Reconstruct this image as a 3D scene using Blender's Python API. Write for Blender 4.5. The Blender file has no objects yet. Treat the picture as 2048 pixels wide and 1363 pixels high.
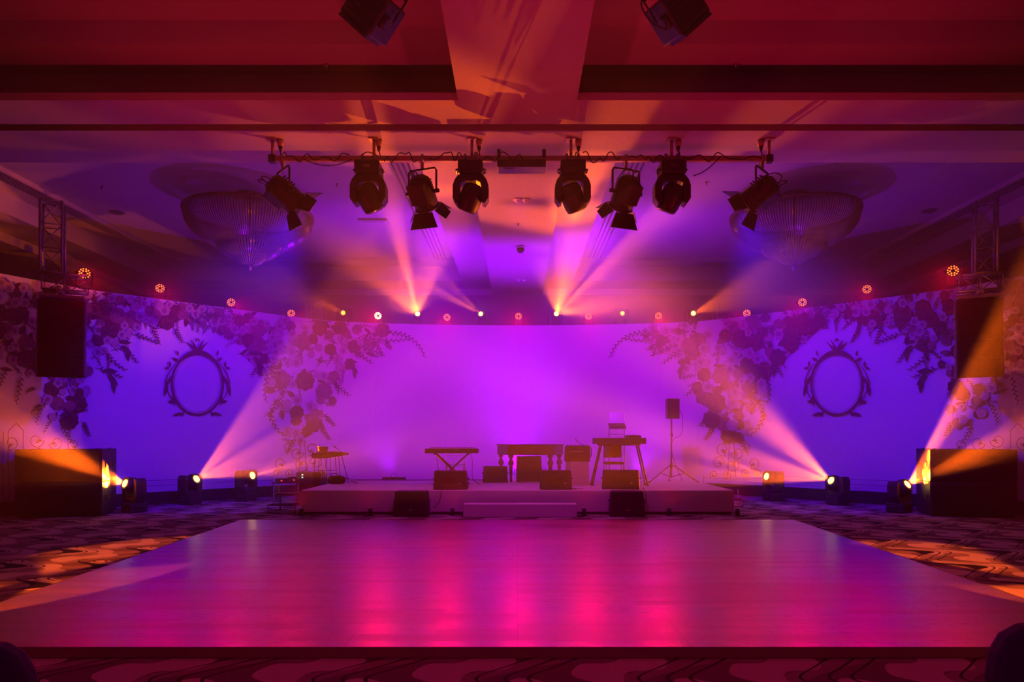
import bpy, math, random
from mathutils import Vector, Matrix, Euler
R = math.radians
sc = bpy.context.scene
col = sc.collection
random.seed(7)

# ------------------------------------------------------------------ camera, world, exposure
F, CX, CY, EYE = 1365.0, 1035.0, 872.0, 1.55      # focal length in px, vanishing point of the hall axis, eye height
cam = bpy.data.cameras.new('camera'); cam_o = bpy.data.objects.new('camera', cam); col.objects.link(cam_o)
cam.sensor_width = 36; cam.lens = 36 * F / 2048
cam.shift_x = -(CX - 1024) / 2048; cam.shift_y = (CY - 681.5) / 2048
cam.clip_start = .05; cam.clip_end = 200
cam_o.location = (0, 0, EYE); cam_o.rotation_euler = (R(90), 0, 0)
sc.camera = cam_o
sc.view_settings.view_transform = 'Standard'; sc.view_settings.look = 'None'
sc.view_settings.exposure = 0.0; sc.view_settings.gamma = 1.0; sc.view_settings.use_curve_mapping = False
w = bpy.data.worlds.new('hall_air'); sc.world = w; w.use_nodes = True
wn = w.node_tree; wn.nodes.clear()
wo = wn.nodes.new('ShaderNodeOutputWorld'); wb = wn.nodes.new('ShaderNodeBackground')
wb.inputs[0].default_value = (0, 0, 0, 1); wb.inputs[1].default_value = 0
wn.links.new(wb.outputs[0], wo.inputs[0])
HAZE_STAGE, HAZE_HALL = 0.048, 0.005
wv = wn.nodes.new('ShaderNodeVolumeScatter')
wv.inputs['Color'].default_value = (1, 1, 1, 1);  wv.inputs['Anisotropy'].default_value = .3
wn.links.new(wv.outputs[0], wo.inputs['Volume'])
# the haze hangs round the stage and thins out towards the dance floor and the side walls
wg = wn.nodes.new('ShaderNodeNewGeometry'); wx = wn.nodes.new('ShaderNodeSeparateXYZ'); wn.links.new(wg.outputs['Position'], wx.inputs[0])
def wmap(src, a, b, c, d):
    q = wn.nodes.new('ShaderNodeMapRange'); q.interpolation_type = 'SMOOTHSTEP'; wn.links.new(src, q.inputs[0])
    for i, v in enumerate((a, b, c, d)): q.inputs[i + 1].default_value = v
    return q.outputs[0]
hz = wmap(wx.outputs[1], 10.0, 12.6, HAZE_HALL, HAZE_STAGE)
wn.links.new(hz, wv.inputs['Density'])
sc.cycles.volume_max_steps = 16; w.cycles.volume_step_size = 1.0; w.cycles.volume_sampling = 'MULTIPLE_IMPORTANCE'
cy = sc.cycles
cy.max_bounces = 4; cy.diffuse_bounces = 1; cy.glossy_bounces = 2; cy.transmission_bounces = 2; cy.volume_bounces = 0
cy.transparent_max_bounces = 4; cy.caustics_reflective = False; cy.caustics_refractive = False
cy.sample_clamp_indirect = 4.0; cy.use_light_tree = True; cy.use_denoising = True

def P(x, y, d):                                   # the point at depth d that the photo shows at pixel x, y
    return Vector(((x - CX) * d / F, d, EYE + (CY - y) * d / F))

# ------------------------------------------------------------------ lamps
def gobo_nodes(L, n, off, angle, base=.04, lo=.15, hi=.85):
    L.use_nodes = True
    nt = L.node_tree; nt.nodes.clear(); N = nt.nodes.new; K = nt.links.new
    def m(op, a, b=None, c=None):
        q = N('ShaderNodeMath'); q.operation = op
        for i, v in enumerate((a, b, c)):
            if v is None: continue
            if isinstance(v, (int, float)): q.inputs[i].default_value = v
            else: K(v, q.inputs[i])
        return q.outputs[0]
    tc = N('ShaderNodeTexCoord'); sp = N('ShaderNodeSeparateXYZ'); K(tc.outputs['Normal'], sp.inputs[0])
    z = m('ABSOLUTE', sp.outputs[2]); t = math.tan(angle / 2)
    x = m('DIVIDE', m('DIVIDE', sp.outputs[0], z), t); y = m('DIVIDE', m('DIVIDE', sp.outputs[1], z), t)
    r = m('SQRT', m('ADD', m('MULTIPLY', x, x), m('MULTIPLY', y, y)))
    ph = m('ARCTAN2', y, x)
    cs = m('COSINE', m('ADD', m('MULTIPLY', ph, float(n)), off))
    cs2 = m('ADD', cs, m('MULTIPLY', m('COSINE', m('ADD', m('MULTIPLY', ph, 2.0), off * 2.3)), .35))
    mr = N('ShaderNodeMapRange'); mr.interpolation_type = 'SMOOTHSTEP'; K(cs2, mr.inputs[0])
    mr.inputs[1].default_value = lo; mr.inputs[2].default_value = hi; mr.inputs[3].default_value = 0; mr.inputs[4].default_value = 1
    ring = N('ShaderNodeMapRange'); ring.interpolation_type = 'SMOOTHSTEP'; K(r, ring.inputs[0])
    ring.inputs[1].default_value = .10; ring.inputs[2].default_value = .3; ring.inputs[3].default_value = .25; ring.inputs[4].default_value = 1
    s = m('ADD', m('MULTIPLY', m('MULTIPLY', mr.outputs[0], ring.outputs[0]), 1 - base), base)
    em = N('ShaderNodeEmission'); K(s, em.inputs[1]); out = N('ShaderNodeOutputLight'); K(em.outputs[0], out.inputs[0])

def spot(name, loc, target, color, energy, angle, blend=.3, radius=.04, gobo=None, roll=0):
    L = bpy.data.lights.new(name, 'SPOT'); o = bpy.data.objects.new(name, L); col.objects.link(o)
    L.color = color; L.energy = energy; L.spot_size = R(angle); L.spot_blend = blend; L.shadow_soft_size = radius
    o.location = loc
    q = (Vector(target) - Vector(loc)).to_track_quat('-Z', 'Y')
    o.rotation_euler = (q.to_matrix() @ Matrix.Rotation(roll, 3, 'Z')).to_euler()
    if gobo: gobo_nodes(L, gobo[0], gobo[1], R(angle), *gobo[2:])
    o.visible_camera = False
    if name.startswith('amber'): L.cycles.max_bounces = 1
    return o

AMBER = (1, .125, .003); RED = (1, 0.0, .05); BLUE = (.06, 0, 1); VIOLET = (.36, 0, 1); MAG = (1, 0, .55)
# wash of the backdrop from the four fresnels and two heads on the lighting bar
BAR_D, BAR_Z = 10.0, 5.61
K_W = 1.9
for sx in (-1, 1):
    spot('blue_wash', (3.45 * sx, 10.5, 4.95), (7.8 * sx, 16.4, 1.7), BLUE, 3300, 62, .9, .12)
    spot('violet_wash', (1.3 * sx, 10.55, 4.85), (2.2 * sx, 19, 2.7), VIOLET, 4900, 56, 1, .12)
# added violet spots brighten the coffers; only the left one has a light bar
for x_, e_ in ((-3.05, 550), (0.0, 2600), (2.9, 700)):
    spot('coffer_wash', (x_, 16.75, .62), (x_ * 1.7, 15.6, 6.5), (.30, 0, 1), e_ * 1.6, 96, .9, .1)
# the can lamps along the stage front throw red up over the dance floor
for x_ in (603, 741, 905, 1168, 1338, 1475):
    c_ = P(x_, 1030, 13.35); spot('red_can', (c_.x, c_.y, .155), (c_.x * .8, 9.0, 4.2), (1, .004, .03), 45, 70, .9, .04)
spot('red_wash', (0, -3.5, 1.2), (0, 7.0, 6.0), (1, .008, .07), 200, 100, 1, .3)  # unseen red fill added behind the camera for the near ceiling
for sx in (-1, 1): spot('red_wall_uplight', (5.2 * sx, 5.2, .3), (1.6 * sx, 7.0, 6.5), (1, .008, .07), 620, 100, 1, .2)  # fills added out of view at both sides to redden the near ceiling
spot('magenta_wash', (0, 10.4, 5.3), (0, 13.6, 0), (.5, 0, .62), 420, 74, 1, .1)  # added fill that tints the stage front and dance floor
spot('violet_downlight', (0, -1.5, 5.7), (0, 6.5, 0), (.7, 0, .45), 160, 130, .9, .3)  # added overhead fill behind the camera, no ceiling lamp there

# ------------------------------------------------------------------ materials
def principled(name, base, rough=.6, metal=0, spec=.5, noise=0, nscale=8, coat=0):
    m = bpy.data.materials.new(name); m.use_nodes = True; nt = m.node_tree
    b = nt.nodes['Principled BSDF']
    b.inputs['Base Color'].default_value = (*base, 1); b.inputs['Roughness'].default_value = rough
    b.inputs['Metallic'].default_value = metal; b.inputs['Specular IOR Level'].default_value = spec
    if coat: b.inputs['Coat Weight'].default_value = coat
    if noise:
        tc = nt.nodes.new('ShaderNodeTexCoord'); n = nt.nodes.new('ShaderNodeTexNoise'); n.inputs['Scale'].default_value = nscale
        n.inputs['Detail'].default_value = 4
        nt.links.new(tc.outputs['Object'], n.inputs['Vector'])
        mr = nt.nodes.new('ShaderNodeMapRange'); mr.inputs[1].default_value = .3; mr.inputs[2].default_value = .7
        mr.inputs[3].default_value = 1 - noise; mr.inputs[4].default_value = 1 + noise
        nt.links.new(n.outputs['Fac'], mr.inputs[0])
        mx = nt.nodes.new('ShaderNodeVectorMath'); mx.operation = 'SCALE'; mx.inputs[0].default_value = base
        nt.links.new(mr.outputs[0], mx.inputs['Scale']); nt.links.new(mx.outputs[0], b.inputs['Base Color'])
    return m
def emissive(name, color, strength):
    m = bpy.data.materials.new(name); m.use_nodes = True; nt = m.node_tree; nt.nodes.clear()
    e = nt.nodes.new('ShaderNodeEmission'); e.inputs[0].default_value = (*color, 1); e.inputs[1].default_value = strength
    o = nt.nodes.new('ShaderNodeOutputMaterial'); nt.links.new(e.outputs[0], o.inputs[0])
    m.cycles.emission_sampling = 'NONE'
    return m
M = {}
M['plaster'] = principled('plaster', (.42, .40, .39), .85, noise=.03, nscale=1.5)
M['cove'] = principled('cove_paint', (.25, .24, .24), .9, noise=.04, nscale=1.2)  # coffer recess shade put into the colour; the partition track shares it
M['dark_wall'] = principled('dark_wall', (.16, .12, .11), .8, noise=.1, nscale=2)
M['vinyl'] = principled('vinyl', (.66, .62, .64), .62, spec=.3, noise=.015, nscale=1.2)
M['p_dark'] = principled('print_dark_rose', (.085, .012, .028), .6, spec=.3, noise=.3, nscale=9)
M['p_mid'] = principled('print_dusty_rose', (.22, .07, .12), .6, spec=.3, noise=.3, nscale=9)
M['p_light'] = principled('print_pale_petal', (.42, .25, .34), .6, spec=.3, noise=.15, nscale=9)
M['p_leaf'] = principled('print_leaf', (.06, .02, .035), .6, spec=.3, noise=.2, nscale=9)
M['p_crest'] = principled('print_crest', (.11, .02, .04), .6, spec=.3, noise=.1, nscale=5)
M['black'] = principled('black_paint', (.018, .017, .018), .5, noise=.2, nscale=20)
M['black_cloth'] = principled('black_cloth', (.02, .018, .02), .9, spec=.1, noise=.3, nscale=15)
M['grille'] = principled('grille', (.012, .012, .012), .45, metal=.3, noise=.3, nscale=200)
M['steel'] = principled('steel', (.45, .45, .46), .35, metal=1, noise=.08, nscale=10)
M['dull_steel'] = principled('dull_steel', (.30, .29, .29), .5, metal=.8, noise=.08, nscale=10)
M['barpaint'] = principled('bar_paint', (.34, .22, .16), .55, metal=.3, noise=.15, nscale=6)
M['rubber'] = principled('rubber', (.012, .012, .012), .7)
M['white_cloth'] = principled('white_cloth', (.78, .76, .77), .8, spec=.2, noise=.04, nscale=3)
M['white'] = principled('white_paint', (.7, .68, .68), .5, noise=.03)
M['dark_wood'] = principled('dark_wood', (.10, .035, .02), .35, noise=.3, nscale=12)
M['brass'] = principled('brass', (.22, .14, .07), .4, metal=.8)
M['keys'] = principled('white_keys', (.75, .73, .7), .3)
M['chair_cover'] = principled('chair_cover', (.035, .035, .10), .8, noise=.2, nscale=6)
M['glass'] = principled('dome_glass', (.02, .02, .03), .08, spec=.8, coat=1)
M['crystal'] = principled('crystal', (.20, .15, .17), .25, metal=.1, spec=.7)
M['lens'] = emissive('amber_lens', (1, .55, .06), 14)
M['lens_dim'] = emissive('amber_lens_dim', (1, .45, .05), 3)
M['led'] = emissive('red_led_bead', (1, .10, .015), 5)
M['led_hot'] = emissive('red_led_bead_hot', (1, .75, .35), 12)
M['red_dot'] = emissive('red_indicator', (1, .05, .05), 1.6)
M['white_dot'] = emissive('white_indicator', (.8, 1, .9), 1.2)

# floor of polished parquet panels
def parquet():
    m = principled('parquet', (.42, .26, .18), .27, spec=.9); nt = m.node_tree; N = nt.nodes.new; K = nt.links.new
    b = nt.nodes['Principled BSDF']; b.inputs['Coat Weight'].default_value = .5; b.inputs['Coat Roughness'].default_value = .30; b.inputs['Coat IOR'].default_value = 1.5
    tc = N('ShaderNodeTexCoord'); br = N('ShaderNodeTexBrick'); K(tc.outputs['Object'], br.inputs['Vector'])
    br.inputs['Scale'].default_value = 1; br.inputs['Brick Width'].default_value = .92; br.inputs['Row Height'].default_value = .076
    br.inputs['Mortar Size'].default_value = .0012; br.inputs['Color1'].default_value = (.30, .19, .14, 1)
    br.inputs['Color2'].default_value = (.20, .12, .09, 1); br.inputs['Mortar'].default_value = (.08, .04, .03, 1)
    wv = N('ShaderNodeTexNoise'); mp = N('ShaderNodeMapping'); mp.inputs['Scale'].default_value = (1.2, 28, 1)
    K(tc.outputs['Object'], mp.inputs[0]); K(mp.outputs[0], wv.inputs['Vector']); wv.inputs['Detail'].default_value = 5
    mx = N('ShaderNodeMix'); mx.data_type = 'RGBA'; mx.blend_type = 'MULTIPLY'; mx.inputs[0].default_value = .55
    K(br.outputs['Color'], mx.inputs[6]); K(wv.outputs['Color'], mx.inputs[7])
    # seams of the 1.25 m panels
    sx = N('ShaderNodeTexBrick'); K(tc.outputs['Object'], sx.inputs['Vector']); sx.offset = 0
    sx.inputs['Scale'].default_value = 1; sx.inputs['Brick Width'].default_value = 1.24; sx.inputs['Row Height'].default_value = 1.24
    sx.inputs['Mortar Size'].default_value = .004; sx.inputs['Color1'].default_value = (1, 1, 1, 1); sx.inputs['Color2'].default_value = (.86, .86, .86, 1)
    sx.inputs['Mortar'].default_value = (.3, .25, .25, 1)
    m2 = N('ShaderNodeMix'); m2.data_type = 'RGBA'; m2.blend_type = 'MULTIPLY'; m2.inputs[0].default_value = 1
    K(mx.outputs[2], m2.inputs[6]); K(sx.outputs['Color'], m2.inputs[7]); K(m2.outputs[2], b.inputs['Base Color'])
    rr = N('ShaderNodeMapRange'); K(wv.outputs['Fac'], rr.inputs[0]); rr.inputs[3].default_value = .22; rr.inputs[4].default_value = .38
    bv = N('ShaderNodeTexBrick'); K(tc.outputs['Object'], bv.inputs['Vector']); bv.offset = .37; bv.inputs['Scale'].default_value = 1
    bv.inputs['Brick Width'].default_value = 1.7; bv.inputs['Row Height'].default_value = .152; bv.inputs['Mortar Size'].default_value = 0; bv.inputs['Bias'].default_value = -.45
    bv.inputs['Color1'].default_value = (0, 0, 0, 1); bv.inputs['Color2'].default_value = (.16, .16, .16, 1)
    ad = N('ShaderNodeMath'); K(rr.outputs[0], ad.inputs[0]); K(bv.outputs['Color'], ad.inputs[1]); K(ad.outputs[0], b.inputs['Roughness']); K(ad.outputs[0], b.inputs['Coat Roughness'])
    bp = N('ShaderNodeBump'); bp.inputs['Strength'].default_value = .05; bp.inputs['Distance'].default_value = .004
    K(wv.outputs['Fac'], bp.inputs['Height']); K(bp.outputs[0], b.inputs['Normal'])
    return m
M['parquet'] = parquet()

def carpet():
    m = principled('carpet', (.3, .2, .2), .95, spec=.1); nt = m.node_tree; N = nt.nodes.new; K = nt.links.new
    b = nt.nodes['Principled BSDF']
    def mt(op, a, b_=None, c=None):
        q = N('ShaderNodeMath'); q.operation = op
        for i, v in enumerate((a, b_, c)):
            if v is None: continue
            if isinstance(v, (int, float)): q.inputs[i].default_value = v
            else: K(v, q.inputs[i])
        return q.outputs[0]
    tc = N('ShaderNodeTexCoord'); sp = N('ShaderNodeSeparateXYZ'); K(tc.outputs['Object'], sp.inputs[0])
    T = 2 * math.pi
    u = mt('MULTIPLY', sp.outputs[0], T / 1.04); v = mt('MULTIPLY', sp.outputs[1], T / 1.04)
    ph = mt('ADD', u, mt('MULTIPLY', mt('SINE', v), 1.5))          # S-shaped stripes
    ph = mt('ADD', ph, mt('MULTIPLY', mt('SINE', mt('MULTIPLY', v, 2)), .3))
    s1 = mt('SINE', ph); half = mt('SINE', mt('MULTIPLY', ph, .5))
    # thick-and-thin dark ribbon
    wdt = mt('ADD', mt('MULTIPLY', mt('MAXIMUM', mt('COSINE', mt('ADD', v, .8)), 0), .42), .035)
    rib = mt('LESS_THAN', mt('ABSOLUTE', half), mt('MULTIPLY', wdt, .9))
    thin = mt('LESS_THAN', mt('ABSOLUTE', mt('SUBTRACT', s1, .9)), .035)
    # pale rounded shapes and mid-tone blocks
    ov = mt('GREATER_THAN', mt('ADD', mt('MULTIPLY', s1, mt('COSINE', mt('ADD', v, .6))), mt('MULTIPLY', mt('SINE', mt('ADD', mt('MULTIPLY', u, 2), v)), .45)), .12)
    blk = mt('GREATER_THAN', mt('SINE', mt('ADD', mt('SUBTRACT', u, mt('MULTIPLY', v, 2)), mt('MULTIPLY', s1, 1.2))), .1)
    def mixc(f, a, c):
        q = N('ShaderNodeMix'); q.data_type = 'RGBA'; K(f, q.inputs[0])
        for i, vv in ((6, a), (7, c)):
            if isinstance(vv, tuple): q.inputs[i].default_value = (*vv, 1)
            else: K(vv, q.inputs[i])
        return q.outputs[2]
    c = mixc(blk, (.20, .13, .12), (.33, .24, .22))
    c = mixc(ov, c, (.60, .50, .47))
    c = mixc(thin, c, (.04, .02, .02))
    c = mixc(rib, c, (.018, .012, .012))
    nz = N('ShaderNodeTexNoise'); nz.inputs['Scale'].default_value = 60; K(tc.outputs['Object'], nz.inputs['Vector'])
    q = N('ShaderNodeMix'); q.data_type = 'RGBA'; q.blend_type = 'MULTIPLY'; q.inputs[0].default_value = .5
    K(c, q.inputs[6]); K(nz.outputs['Color'], q.inputs[7]); K(q.outputs[2], b.inputs['Base Color'])
    return m
M['carpet'] = carpet()

# ------------------------------------------------------------------ mesh builder
class MB:
    def __init__(s, T=None): s.v, s.f, s.m, s.sm = [], [], [], []; s.T = T or Matrix.Identity(4); s.mi = 0
    def add(s, verts, faces, smooth=False, T=None):
        n = len(s.v); X = s.T @ T if T is not None else s.T
        s.v += [tuple(X @ Vector(p)) for p in verts]
        s.f += [tuple(n + i for i in f) for f in faces]; s.m += [s.mi] * len(faces)
        s.sm += ([smooth] * len(faces) if isinstance(smooth, bool) else smooth)
        return s
    def box(s, c, d, rot=None, taper=1.0):
        x, y, z = d[0] / 2, d[1] / 2, d[2] / 2; t = taper
        vs = [(-x, -y, -z), (x, -y, -z), (x, y, -z), (-x, y, -z), (-x * t, -y * t, z), (x * t, -y * t, z), (x * t, y * t, z), (-x * t, y * t, z)]
        T = Matrix.Translation(c) @ (rot.to_4x4() if rot else Matrix.Identity(4))
        return s.add(vs, [(3, 2, 1, 0), (4, 5, 6, 7), (0, 1, 5, 4), (1, 2, 6, 5), (2, 3, 7, 6), (3, 0, 4, 7)], False, T)
    def cyl(s, p0, p1, r0, r1=None, n=16, caps=True):
        r1 = r0 if r1 is None else r1; p0, p1 = Vector(p0), Vector(p1)
        q = (p1 - p0).to_track_quat('Z', 'Y').to_matrix()
        vs = [p0 + q @ Vector((math.cos(a) * r0, math.sin(a) * r0, 0)) for a in (2 * math.pi * i / n for i in range(n))]
        vs += [p1 + q @ Vector((math.cos(a) * r1, math.sin(a) * r1, 0)) for a in (2 * math.pi * i / n for i in range(n))]
        fs = [(i, (i + 1) % n, n + (i + 1) % n, n + i) for i in range(n)]; sm = [True] * n
        if caps: fs += [tuple(range(n - 1, -1, -1)), tuple(range(n, 2 * n))]; sm += [False, False]
        return s.add(vs, fs, sm)
    def tube(s, pts, r, n=6, closed=False):
        pts = [Vector(p) for p in pts]; N = len(pts); vs = []
        up = Vector((.13, .31, .94)).normalized()
        for i, p in enumerate(pts):
            a = pts[(i + 1) % N] if (closed or i < N - 1) else p
            b = pts[i - 1] if (closed or i > 0) else p
            t = (a - b).normalized(); x = t.cross(up)
            if x.length < .05: x = t.cross(Vector((1, 0, 0)))
            x.normalize(); y = t.cross(x); rr = r[i] if isinstance(r, (list, tuple)) else r
            vs += [p + (x * math.cos(k) + y * math.sin(k)) * rr for k in (2 * math.pi * j / n for j in range(n))]
        fs = []
        for i in range(N if closed else N - 1):
            j = (i + 1) % N
            fs += [(i * n + k, i * n + (k + 1) % n, j * n + (k + 1) % n, j * n + k) for k in range(n)]
        sm = [True] * len(fs)
        if not closed: fs += [tuple(range(n - 1, -1, -1)), tuple(range((N - 1) * n, N * n))]; sm += [False, False]
        return s.add(vs, fs, sm)
    def lathe(s, prof, n=24, T=None, close=False):
        vs, fs = [], []; m = len(prof)
        for i in range(n):
            a = 2 * math.pi * i / n
            vs += [(r * math.cos(a), r * math.sin(a), z) for r, z in prof]
        for i in range(n):
            j = (i + 1) % n
            fs += [(i * m + k, j * m + k, j * m + k + 1, i * m + k + 1) for k in range(m - 1)]
        return s.add(vs, fs, True, T)
    def prism(s, outline, y0, y1, T=None):           # outline in x,z; extruded along y
        n = len(outline); vs = [(x, y0, z) for x, z in outline] + [(x, y1, z) for x, z in outline]
        fs = [tuple(range(n)), tuple(range(2 * n - 1, n - 1, -1))] + [(i, n + i, n + (i + 1) % n, (i + 1) % n) for i in range(n)]
        return s.add(vs, fs, False, T)
    def band(s, outer, inner, y0, y1, T=None):      # ring-like plate between two outlines of equal length, open if asked
        n = len(outer); vs = []
        for y in (y0, y1):
            vs += [(x, y, z) for x, z in outer] + [(x, y, z) for x, z in inner]
        fs = []
        for i in range(n - 1):
            j = i + 1
            fs += [(i, j, n + j, n + i), (2 * n + i, 3 * n + i, 3 * n + j, 2 * n + j), (i, 2 * n + i, 2 * n + j, j), (n + i, n + j, 3 * n + j, 3 * n + i)]
        fs += [(0, n, 3 * n, 2 * n), (n - 1, 3 * n - 1, 4 * n - 1, 2 * n - 1)]
        return s.add(vs, fs, False, T)
    def build(s, name, mats, parent=None, bevel=0, label=None):
        me = bpy.data.meshes.new(name); me.from_pydata(s.v, [], s.f)
        mats = mats if isinstance(mats, (list, tuple)) else [mats]
        for k in mats: me.materials.append(M[k] if isinstance(k, str) else k)
        me.polygons.foreach_set('material_index', s.m); me.polygons.foreach_set('use_smooth', s.sm); me.update()
        o = bpy.data.objects.new(name, me); col.objects.link(o)
        if parent: o.parent = parent
        if bevel:
            b = o.modifiers.new('edge', 'BEVEL'); b.width = bevel; b.segments = 2; b.limit_method = 'ANGLE'; b.angle_limit = R(40)
        if label: o['label'] = label
        return o
def box(c, d, rot=None): return MB().box(c, d, rot)
def thing(name, label, cat, loc=(0, 0, 0), rot=(0, 0, 0), group=None):
    o = bpy.data.objects.new(name, None); col.objects.link(o); o.location = loc; o.rotation_euler = rot
    o.empty_display_size = .1; o['label'] = label; o['category'] = cat
    if group: o['group'] = group
    return o
def tag(o, label, cat, group=None, kind=None):
    o['label'] = label; o['category'] = cat
    if group: o['group'] = group
    if kind: o['kind'] = kind
    return o
def struct(name, mb, mats, **k):
    o = mb.build(name, mats, **k); o['kind'] = 'structure'; return o
def sag(p, q, drop, n=10):
    p, q = Vector(p), Vector(q); return [p.lerp(q, t) - Vector((0, 0, drop * 4 * t * (1 - t))) for t in (i / n for i in range(n + 1))]
def smooth_path(pts, k=6):
    pts = [Vector(p) for p in pts]; out = []
    for i in range(len(pts) - 1):
        a, b, c, d = pts[max(i - 1, 0)], pts[i], pts[i + 1], pts[min(i + 2, len(pts) - 1)]
        for j in range(k):
            t = j / k
            out.append(.5 * ((2 * b) + (c - a) * t + (2 * a - 5 * b + 4 * c - d) * t * t + (3 * b - a - 3 * c + d) * t ** 3))
    out.append(pts[-1]); return out
def ordinal(i): return ['first', 'second', 'third', 'fourth', 'fifth', 'sixth', 'seventh', 'eighth', 'ninth', 'tenth', 'eleventh', 'twelfth', 'thirteenth'][i]

# ------------------------------------------------------------------ the hall
ZS = EYE + 4.35                                     # underside of the ceiling beams
struct('floor', box((0, 8, -.05), (25.4, 29, .1)), 'carpet')
struct('wall_back', box((0, 21.17, 3.3), (25.4, .2, 6.8)), 'dark_wall')
struct('wall_left', box((-12.7, 8, 3.3), (.2, 29.4, 6.8)), 'dark_wall')
struct('wall_right', box((12.7, 8, 3.3), (.2, 29.4, 6.8)), 'dark_wall')
struct('wall_front', box((0, -6.5, 3.3), (25.4, .2, 6.8)), 'dark_wall')

def ceiling():
    mb = MB()
    holes = []
    for sx in (1, -1):
        a, b = sorted((.77 * sx, 11.5 * sx)); holes += [(a, b, 10.4, 21.06), (a, b, -3.0, 8.84)]
    xs = [-12.6, -11.5, -.77, .77, 11.5, 12.6]; ys = [-6.4, -3.0, 8.84, 9.52, 9.72, 10.4, 21.06, 21.3]
    for i in range(len(xs) - 1):
        for j in range(len(ys) - 1):
            mx, my = (xs[i] + xs[i + 1]) / 2, (ys[j] + ys[j + 1]) / 2
            if any(h[0] < mx < h[1] and h[2] < my < h[3] for h in holes): continue
            if j == 3: continue
            mb.add([(xs[i], ys[j], ZS), (xs[i + 1], ys[j], ZS), (xs[i + 1], ys[j + 1], ZS), (xs[i], ys[j + 1], ZS)], [(0, 3, 2, 1)])
    # the sunk track of the folding partition
    mb.mi = 1
    for (x0, x1) in ((-12.6, 12.6),):
        z2 = ZS + .12
        mb.add([(x0, 9.52, ZS), (x1, 9.52, ZS), (x1, 9.52, z2), (x0, 9.52, z2), (x0, 9.72, ZS), (x1, 9.72, ZS), (x1, 9.72, z2), (x0, 9.72, z2)],
               [(0, 1, 2, 3), (4, 7, 6, 5), (2, 6, 7, 3)])
    mb.mi = 0
    def rect(r, z): return [(r[0], r[2], z), (r[1], r[2], z), (r[1], r[3], z), (r[0], r[3], z)]
    def loop(a, b):
        v = a + b; mb.add(v, [(i, (i + 1) % 4, 4 + (i + 1) % 4, 4 + i) for i in range(4)])
    for h in holes:
        pos = h[0] > 0
        def shr(r, inner, outer, near, far):
            return (r[0] + (inner if pos else outer), r[1] - (outer if pos else inner), r[2] + near, r[3] - far)
        if h[2] > 5:
            z1, z2, z3 = ZS + .20, ZS + .62, ZS + .70
            r1 = h; r2 = shr(r1, .86, 1.05, .95, 1.09); r3 = shr(r2, .0, .8, .0, .67)
            loop(rect(r1, ZS), rect(r1, z1)); loop(rect(r1, z1), rect(r2, z1)); loop(rect(r2, z1), rect(r2, z2)); loop(rect(r2, z2), rect(r3, z2)); loop(rect(r3, z2), rect(r3, z3))
            mb.add(rect(r3, z3), [(0, 1, 2, 3)])
        else:
            z1, z2 = ZS + .10, ZS + .65
            r1 = h; r2 = (r1[0] + (0 if pos else -.0), r1[1], r1[2], r1[3] + .60)
            loop(rect(r1, ZS), rect(r1, z1)); loop(rect(r1, z1), rect(r2, z1))
            mb.mi = 1; loop(rect(r2, z1), rect(r2, z2)); mb.mi = 0
            r3 = shr(r2, 1.08, 1.0, 5.5, .74)
            # high ceiling with one more recess
            loop(rect(r2, z2), rect(r3, z2)); loop(rect(r3, z2), rect(r3, z2 + .3)); mb.add(rect(r3, z2 + .3), [(0, 1, 2, 3)])
    mb.add([(-13, -7, 6.95), (13, -7, 6.95), (13, 23, 6.95), (-13, 23, 6.95)], [(0, 1, 2, 3)])
    struct('ceiling', mb, ['plaster', 'cove'])
ceiling()

# ------------------------------------------------------------------ curved printed backdrop
HP = [(0, 19.4), (1.4, 19.35), (2.7, 19.2), (4.0, 19.0), (4.9, 18.72), (5.5, 18.33), (6.0, 17.88), (9.29, 14.6), (10.0, 13.2), (10.45, 12.3)]
WP = [(-x, y) for x, y in reversed(HP[1:])] + HP
WH = 4.70
def wall_at(x):
    t = (x - CX) / F
    for i in range(len(WP) - 1):
        (x0, y0), (x1, y1) = WP[i], WP[i + 1]; a0, a1 = x0 - t * y0, x1 - t * y1
        if a0 <= 0 <= a1:
            k = a0 / (a0 - a1); nx, ny = (y1 - y0), -(x1 - x0); l = math.hypot(nx, ny); nx, ny = nx / l, ny / l
            return x0 + (x1 - x0) * k, y0 + (y1 - y0) * k, nx, ny
    e = WP[0] if t < 0 else WP[-1]
    return e[0], e[1], (1 if t < 0 else -1) * .8, -.6
def wpt(x, y, off=0):
    X, Y, nx, ny = wall_at(x); z = EYE + (CY - y) * Y / F
    return Vector((X + nx * off, Y + ny * off, min(max(z, .3), WH - .01)))

# prints: everything is drawn as flat shapes laid on the vinyl, inside the mesh of its panel
PR = {'wing_l': MB(), 'mid': MB(), 'wing_r': MB(), 'ret_l': MB(), 'ret_r': MB()}
def panel_of(x):
    X = wall_at(x)[0]
    return 'ret_l' if X < -9.29 else 'wing_l' if X < -5.5 else 'mid' if X < 5.5 else 'wing_r' if X < 9.29 else 'ret_r'
layer = [0]
def wall_top(x): X, Y, _, _ = wall_at(x); return CY - (WH - EYE) * F / Y
def poly(pts, mat, mirror=False, at=None):
    layer[0] += 1; off = .003 + layer[0] * .000012
    if mirror: pts = [(2 * CX - x, y) for x, y in pts][::-1]
    cx = sum(p[0] for p in pts) / len(pts); cyy = sum(p[1] for p in pts) / len(pts)
    k = panel_of(cx); mb = PR[k]; mb.mi = mat
    vs = [wpt(cx, cyy, off)] + [wpt(x, y, off) for x, y in pts]; n = len(pts)
    mb.add(vs, [(0, (i + 1) % n + 1, i + 1) for i in range(n)])
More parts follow.
